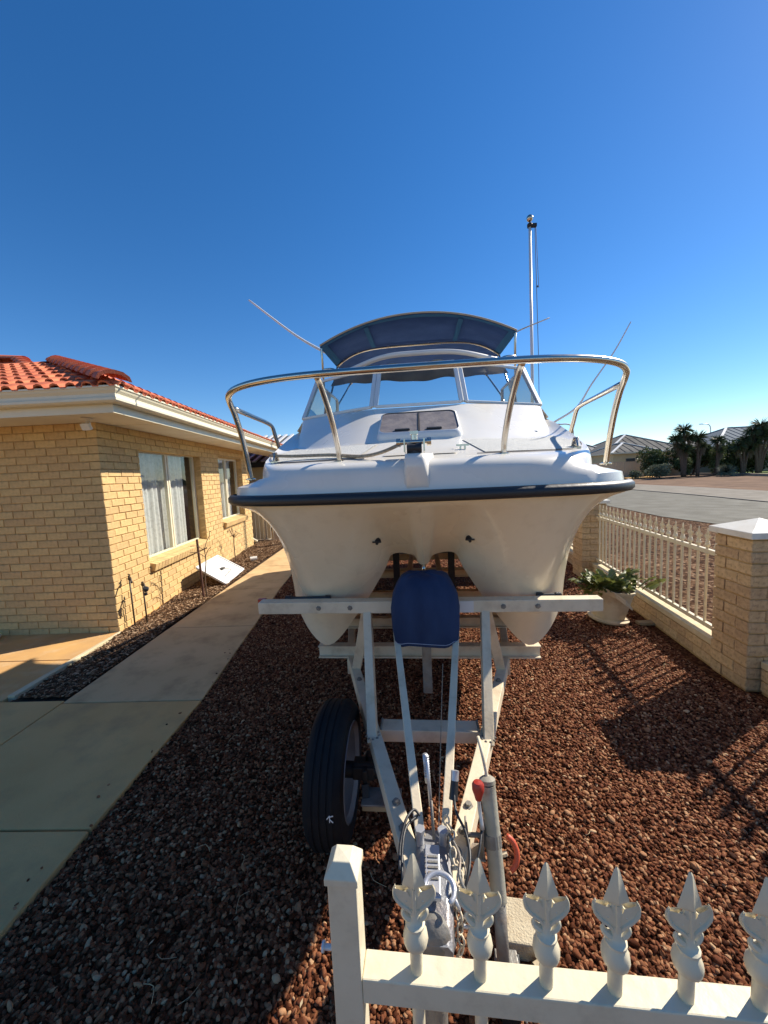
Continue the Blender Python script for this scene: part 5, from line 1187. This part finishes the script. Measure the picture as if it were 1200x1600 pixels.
B_().lathe([(0,0),(0.010,0),(0.013,0.012),(0.019,0.03),(0.019,0.048),(0.014,0.056),(0,0.058)], (0.148,1.15,0.655), axis=(0,0.1,1), seg=14).build('red_knob', M['red'], trl, smooth=True, auto=50)
B_().torus((0.232,1.16,0.46), 0.048, 0.009, axis=(0.25,-1,0.45), a0=-1.25, a1=1.35, seg=16, u=(1,0,0), sx=0.75).build('crank_grip', M['orange'], jack, smooth=True)
B_().bar((0.205,1.15,0.46),(0.235,1.15,0.47),0.010,0.010).build('crank_arm', M['galv'], jack)
jw = B_(); c = Vector((0.215,1.08,0.085))
jw.lathe([(0.03,-0.025),(0.075,-0.024),(0.088,-0.015),(0.092,0),(0.088,0.015),(0.075,0.024),(0.03,0.025)], c, axis=ax, seg=28); jw.build('jockey_wheel', M['tyre'], jack, smooth=True, auto=40)
b = B_(); 
for sx in (-0.032, 0.032): b.bar(c+Vector((sx,0,-0.005)), c+Vector((sx,-0.005,0.09)), 0.006, 0.05, up=(0,1,0))
b.bar(c+Vector((-0.034,-0.005,0.095)), c+Vector((0.034,-0.005,0.095)), 0.06, 0.008).bar(c+Vector((0.036,-0.085,0.01)), c+Vector((0.036,0.02,0.09)),0.006,0.03); b.build('wheel_fork', M['galvd'], jack, bevel=0.002)
# chains, cables and plug about the hitch
def chain(P, r, name, m, parent):
    b = B_(); P = [Vector(p) for p in P]; path_ = catmull(P, 8); acc = 0; last = path_[0]; k = 0; step = r*2.35
    for p in path_[1:]:
        if (p-last).length >= step:
            d = (p-last).normalized(); mid = (p+last)/2; u = d.orthogonal().normalized(); v = d.cross(u); axx = u if k % 2 else v
            b.torus(mid, r, r*0.27, axis=axx, seg=10, sg=5, sx=1.5, u=d); last = p; k += 1
    return b.build(name, m, parent, smooth=True)
chain([(0.04,1.17,0.57),(0.06,1.10,0.575),(0.055,1.04,0.58),(0.075,0.99,0.56),(0.06,0.95,0.55),(0.065,0.92,0.46),(0.06,0.93,0.36)], 0.011, 'safety_chain', M['galv'], trl)
chain([(0.045,1.12,0.55),(0.075,1.06,0.56),(0.085,1.0,0.54),(0.09,0.96,0.50),(0.05,0.93,0.44),(0.02,0.90,0.36)], 0.010, 'safety_chain', M['galvd'], trl)
b = B_(); b.torus((0.055,0.945,0.535),0.017,0.0045,axis=(1,0.5,0.3)).torus((0.085,0.935,0.49),0.019,0.005,axis=(0.2,1,0.2),sx=1.3).torus((0.04,0.925,0.455),0.02,0.005,axis=(1,0.2,0)); b.build('shackle', M['plate'], trl, smooth=True)
for i, P in enumerate((((0.075,1.21,0.62),(0.077,1.16,0.60),(0.10,1.10,0.59),(0.105,1.03,0.58),(0.085,0.97,0.56),(0.05,0.94,0.50)),
          ((-0.05,1.18,0.56),(-0.085,1.12,0.575),(-0.095,1.05,0.56),(-0.09,0.98,0.53),(-0.085,0.95,0.42)),
          ((0.05,1.10,0.58),(0.075,1.03,0.585),(0.07,0.97,0.58),(0.10,0.95,0.52),(0.10,0.96,0.42)),
          ((0.16,1.20,0.62),(0.155,1.14,0.58),(0.14,1.08,0.56),(0.12,1.03,0.53),(0.12,0.98,0.44)),
          ((-0.04,1.15,0.59),(-0.06,1.16,0.60),(-0.085,1.12,0.60),(-0.10,1.06,0.58),(-0.10,1.0,0.56)))):
    B_().tube(catmull(P, 7), 0.0042, 8).build('cable', M['black'] if i != 2 else M['galvd'], trl, smooth=True)
B_().tube([(0.072,1.205,0.60),(0.080,1.235,0.645)], [0.015,0.013], 12).build('wiring_plug', M['black'], trl, smooth=True, auto=40)
B_().tube([(0.080,1.235,0.645),(0.0835,1.25,0.67)], 0.0135, 12).build('plug_cap', M['plate'], trl, smooth=True, auto=40)
B_().tube([(0.02,1.15,0.555),(0.045,1.50,0.60),(0.08,1.9,0.72)], 0.0022, 5).build('winch_cord', M['rope'], trl)
# paver and pipe offcut by the jockey wheel
o = MB(TR(0.375,1.255,0) @ RZ(math.radians(-8))).box((-0.055,-0.075,0.005),(0.055,0.075,0.075)).build('paver_block', M['pave'], None, bevel=0.006); o['label'] = 'cream concrete paver lying on the gravel beside the jockey wheel'; o['category'] = 'paver'
o = MB().tube([(0.395,1.135,0.035),(0.435,1.15,0.04)], 0.022, 14, caps=False).tube([(0.435,1.15,0.04),(0.395,1.135,0.035)], 0.017, 14).build('pipe_offcut', M['pot'], None, smooth=True, auto=50); o['label'] = 'short cream pipe offcut on the gravel below the paver'; o['category'] = 'pipe'

# ------------------------------------------------------------------ background across the road
def hip_roof(mb, x0, x1, y0, y1, z0, z1, inset=None):
    d = inset if inset is not None else min(x1-x0, y1-y0)/2
    if (x1-x0) > (y1-y0): r0 = (x0+d, (y0+y1)/2, z1); r1 = (x1-d, (y0+y1)/2, z1)
    else: r0 = ((x0+x1)/2, y0+d, z1); r1 = ((x0+x1)/2, y1-d, z1)
    v = [(x0,y0,z0),(x1,y0,z0),(x1,y1,z0),(x0,y1,z0),r0,r1]
    if (x1-x0) > (y1-y0): f = [(0,1,5,4),(1,2,5),(2,3,4,5),(3,0,4)]
    else: f = [(0,1,4),(1,2,5,4),(2,3,5),(3,0,4,5)]
    return mb.add(v, f+[(3,2,1,0)]), r0, r1
def house_far(name, label, boxes, wm, rm, loc):
    h = thing(name, label, 'house', loc)
    for (x0,x1,y0,y1,z0,z1) in boxes:
        MB().box((x0+0.4,y0+0.4,0),(x1-0.4,y1-0.4,z0)).build('wall', wm, h)
        mb, r0, r1 = hip_roof(MB(), x0, x1, y0, y1, z0, z1); rf = mb.build('roof', rm, h)
        c = MB(); r0 = Vector(r0); r1 = Vector(r1); cs_ = [Vector((x0,y0,z0)),Vector((x1,y0,z0)),Vector((x1,y1,z0)),Vector((x0,y1,z0))]
        up = Vector((0,0,0.04))
        c.bar(r0+up, r1+up, 0.28, 0.08)
        if (x1-x0) > (y1-y0): prs = ((0,r0),(1,r1),(2,r1),(3,r0))
        else: prs = ((0,r0),(1,r0),(2,r1),(3,r1))
        for k, r in prs: c.bar(cs_[k]+up, r+up, 0.28, 0.08)
        c.build('ridge_cap', M['white'], rf)
        g = MB()
        for a, b in zip(cs_, cs_[1:]+cs_[:1]): g.bar(a-Vector((0,0,0.05)), b-Vector((0,0,0.05)), 0.14, 0.16)
        g.build('gutter', M['cream'], rf)
        ribs = MB(); n = int((x1-x0)/0.9)
        for i in range(1, n):
            x = x0+(x1-x0)*i/n; dd = min(x-x0, x1-x, (y1-y0)/2); zz = z0+(z1-z0)*dd/(min(x1-x0, y1-y0)/2)
            ribs.bar((x,y0,z0+0.03),(x,y0+dd,zz+0.03),0.06,0.05)
        ribs.build('roof_rib', rm, rf)
    return h
h1 = house_far('far_house', 'low cream house with grey hipped metal roof across the road', [(27.7,40.0,52.5,66,3.1,5.9),(27.2,33.6,50,58,3.05,4.45)], M['wall2'], M['groof'], (33, 52, 0))
for x in (29.2, 31.3):
    w = MB().box((x,50.32,1.3),(x+1.1,50.42,2.3)).build('window', M['room'], h1); MB().box((x+0.05,50.30,1.35),(x+1.05,50.318,2.25)).build('pane', M['wglass'], w)
h2 = house_far('far_house', 'brown-walled house with pale metal roof behind the yucca trees', [(35.5,48.0,50,62,3.25,4.7)], M['wall3'], M['groof'], (42, 50, 0))
h3 = house_far('far_house', 'house with large blue-grey roof rising behind the hedge at the right edge', [(39.7,60.0,49.5,61,3.4,5.95)], M['wall2'], M['broof'], (52, 50, 0))
h4 = house_far('far_house', 'dark-roofed house at the far left of the row across the road', [(24.8,33,58,70,3.1,5.2)], M['wall3'], M['groofd'], (29, 60, 0))
# steel panel fence in front of first house
fn = thing('panel_fence', 'tan steel panel fence in front of the cream house across the road', 'fence', (28, 48.5, 0))
for i in range(26):
    x = 24.2+i*0.28; MB().box((x,48.5,0.05),(x+0.25,48.56,1.85)).build('panel', M['panelf'], fn)
MB().box((24.2,48.48,1.85),(31.5,48.58,1.92)).build('top_rail', M['panelf'], fn)
# foliage
def crown(mb, c, r, n, s, rr=rnd, flat=1.0):
    """many leaf clumps in an uneven volume"""
    c = Vector(c); k = 0
    lobes = [(Vector((rr.uniform(-1,1)*r[0]*0.6, rr.uniform(-1,1)*r[1]*0.6, rr.uniform(-0.7,0.9)*r[2]*0.6)), rr.uniform(0.35,0.7)) for _ in range(9)]
    while k < n:
        L0, lr = lobes[rr.randrange(9)]
        d = Vector((rr.gauss(0,1), rr.gauss(0,1), rr.gauss(0,1))).normalized()*(rr.random()**0.35)*lr
        p = c+L0+Vector((d.x*r[0], d.y*r[1], d.z*r[2]))
        if p.z < 0.05: p.z = rr.uniform(0.05, 0.5)
        a = Vector((rr.gauss(0,1), rr.gauss(0,1), rr.gauss(0,1))).normalized(); b = a.orthogonal().normalized(); q = a.cross(b); ss = s*rr.uniform(0.6, 1.4)
        mb.add([p-b*ss, p+q*ss*0.55, p+b*ss, p-q*ss*0.55], [(0,1,2,3)]); k += 1
    return mb
def shrub(name, label, c, r, n, s, m, cat='shrub', trunk=True, group=None):
    t = thing(name, label, cat, (c[0], c[1], 0), group)
    crown(MB(), c, r, n, s).build('foliage', M[m], t, recalc=False)
    if trunk:
        b = MB()
        for k in range(4):
            b.tube([(c[0]+rnd.uniform(-0.2,0.2),c[1]+rnd.uniform(-0.2,0.2),0),(c[0]+rnd.uniform(-0.6,0.6)*r[0],c[1]+rnd.uniform(-0.4,0.4),c[2]*0.9)],0.06,5)
        b.build('stem', M['bark'], t)
    return t
shrub('hedge', 'dark dense hedge behind the lawn, running behind the yucca trees', (33.6,45.2,1.7), (2.9,1.0,1.9), 7500, 0.13, 'leafd', 'hedge')
shrub('hedge', 'tall dark hedge below the blue-grey roof at the right', (38.8,45.0,1.9), (3.8,1.2,2.2), 9000, 0.14, 'leafd', 'hedge')
shrub('hedge', 'dark hedge continuing to the right beyond the picture edge', (46,45.0,1.6), (4.2,1.2,1.9), 5000, 0.16, 'leafd', 'hedge')
shrub('dark_shrub', 'dark rounded bush at the left end of the hedge by the tan fence', (29.6,45.5,1.5), (1.8,1.2,1.9), 4800, 0.12, 'leafd')
shrub('clipped_shrub', 'low grey-green clipped shrub in front of the dark bush', (28.3,42.8,0.75), (1.4,0.8,0.75), 2800, 0.09, 'leafg')
shrub('clipped_shrub', 'small grey-green shrub leftmost in front of the tan fence', (26.2,43.6,0.45), (0.8,0.6,0.5), 1500, 0.08, 'leafg')
shrub('small_tree', 'bright green bush between the yucca trunks', (31.6,43.6,1.0), (0.9,0.8,1.15), 2400, 0.09, 'leafm')
shrub('small_tree', 'small green tree right of the yuccas in front of the hedge', (35.2,44,1.7), (0.8,0.7,1.1), 1800, 0.09, 'leafm')
def blades(mb, c, n, L_, w, up=0.2, rr=rnd):
    c = Vector(c)
    for i in range(n):
        d = Vector((rr.gauss(0,1), rr.gauss(0,1), rr.gauss(0,1)+up)).normalized(); l_ = L_*rr.uniform(0.45, 1.2); sd_ = d.orthogonal().normalized()*w
        a = c+d*0.08; b = c+d*l_*0.6; e = c+d*l_+Vector((0,0,-0.12*l_)); mb.add([a-sd_*0.6, a+sd_*0.6, b+sd_, e, b-sd_], [(0,1,2,3,4)])
    return mb
def yucca(label, x, y, heads, group='yucca trees across the road'):
    t = thing('yucca_tree', label, 'yucca', (x, y, 0), group)
    tk = MB(); 
    for (hx, hz, s_) in heads:
        tk.tube(catmull([(x+hx*0.15,y,0),(x+hx*0.4,y,hz*0.45),(x+hx,y,hz)],4), [0.15-0.009*i for i in range(9)], 7)
    tk.build('trunk', M['bark'], t, smooth=True)
    for (hx, hz, s_) in heads:
        blades(MB(), (x+hx,y,hz), 300, 0.85*s_, 0.045).build('crown', M['yucca'], t, recalc=False)
        b = MB()
        for i in range(80):
            q = Vector((x+hx+rnd.gauss(0,0.13),y+rnd.gauss(0,0.13),hz-rnd.uniform(0.2,1.1*s_))); b.add([q+Vector((-0.03,0,0)),q+Vector((0.03,0,0)),q+Vector((rnd.gauss(0,0.15),rnd.gauss(0,0.1),-0.45))], [(0,1,2)])
        b.build('dead_leaf_skirt', M['thatch'] if hx < 3 else M['yucca'], t, recalc=False)
yucca('tallest yucca of the group, many heads over a dark trunk', 31.1, 43.0, [(-0.15,5.0,1.15),(-0.9,4.1,1.0),(0.45,4.2,0.9),(-0.5,3.3,0.9),(0.1,2.9,0.9)])
yucca('yucca with one round head right of the tallest yucca', 32.35, 42.8, [(0.0,4.1,1.15),(0.45,3.3,0.7)])
yucca('slim yucca in front of the pale metal roof', 34.7, 43.2, [(0,3.75,0.95),(0.3,2.7,0.7)])
yucca('slim yucca below the blue-grey roof', 37.5, 43.2, [(0,3.65,0.9),(-0.6,3.0,0.9),(0.6,2.8,0.8)])
yucca('big clustered yucca at the right edge of the picture', 38.9, 43.0, [(0,5.0,1.3),(-0.8,4.5,1.1),(0.8,4.6,1.2),(0.2,4.0,1.1),(-0.5,3.4,1.0),(1.3,4.0,1.0)])
g = thing('grass_tree', 'round spiky grass clump on the brown verge in front of the lawn kerb', 'plant', (33.6, 40.6, 0))
blades(MB(), (33.6,40.6,0.35), 420, 1.0, 0.03, up=0.9).build('foliage', M['leafg'], g, recalc=False)
# street lamps and pole in the distance
def lamp(label, x, y, h, arm, m=M['galv']):
    t = thing('street_lamp', label, 'street lamp', (x, y, 0), 'street lamps in the distance')
    MB().tube([(x,y,0),(x,y,h*0.86)]+catmull([(x,y,h*0.86),(x+arm*0.12,y,h*0.96),(x+arm*0.5,y,h),(x+arm,y,h)],4)[1:], 0.09, 6).build('pole', m, t, smooth=True)
    MB().box((min(x+arm,x+arm*1.3),y-0.15,h-0.06),(max(x+arm,x+arm*1.3),y+0.15,h+0.1)).build('lamp_head', m, t)
lamp('grey street lamp above the boat\'s right side rail', 26.9, 60, 8.0, -2.0)
lamp('pale street lamp above the yuccas and roofs', 62.8, 80, 8.8, -1.7, M['alu'])
pw = thing('power_pole', 'distant power pole with crossarm above the blue-grey roof', 'power pole', (75.2, 90, 0))
MB().tube([(75.2,90,0),(75.2,90,8.8)], 0.14, 6).bar((73.6,90,8.2),(76.8,90,8.2),0.15,0.15).build('pole', M['bark'], pw)
pw = thing('power_pole', 'distant power pole low on the horizon beside the boat rail', 'power pole', (57, 120, 0))
MB().tube([(57,120,0),(57,120,7.6)], 0.18, 6).bar((54.5,120,6.9),(62,120,6.9),0.12,0.12).build('pole', M['bark'], pw)
# far hedgerow and rooftops on the horizon
hz = MB()
for i in range(60):
    x = -160+i*6.5+rnd.uniform(-2,2); y = 150+rnd.uniform(-20,20)+max(0, x)*0.5; crown(hz, (x,y,1.8), (4.5,3,1.9), 160, 0.7)
hz.build('distant_scrub', M['leafd'], None, recalc=False, kind='stuff')
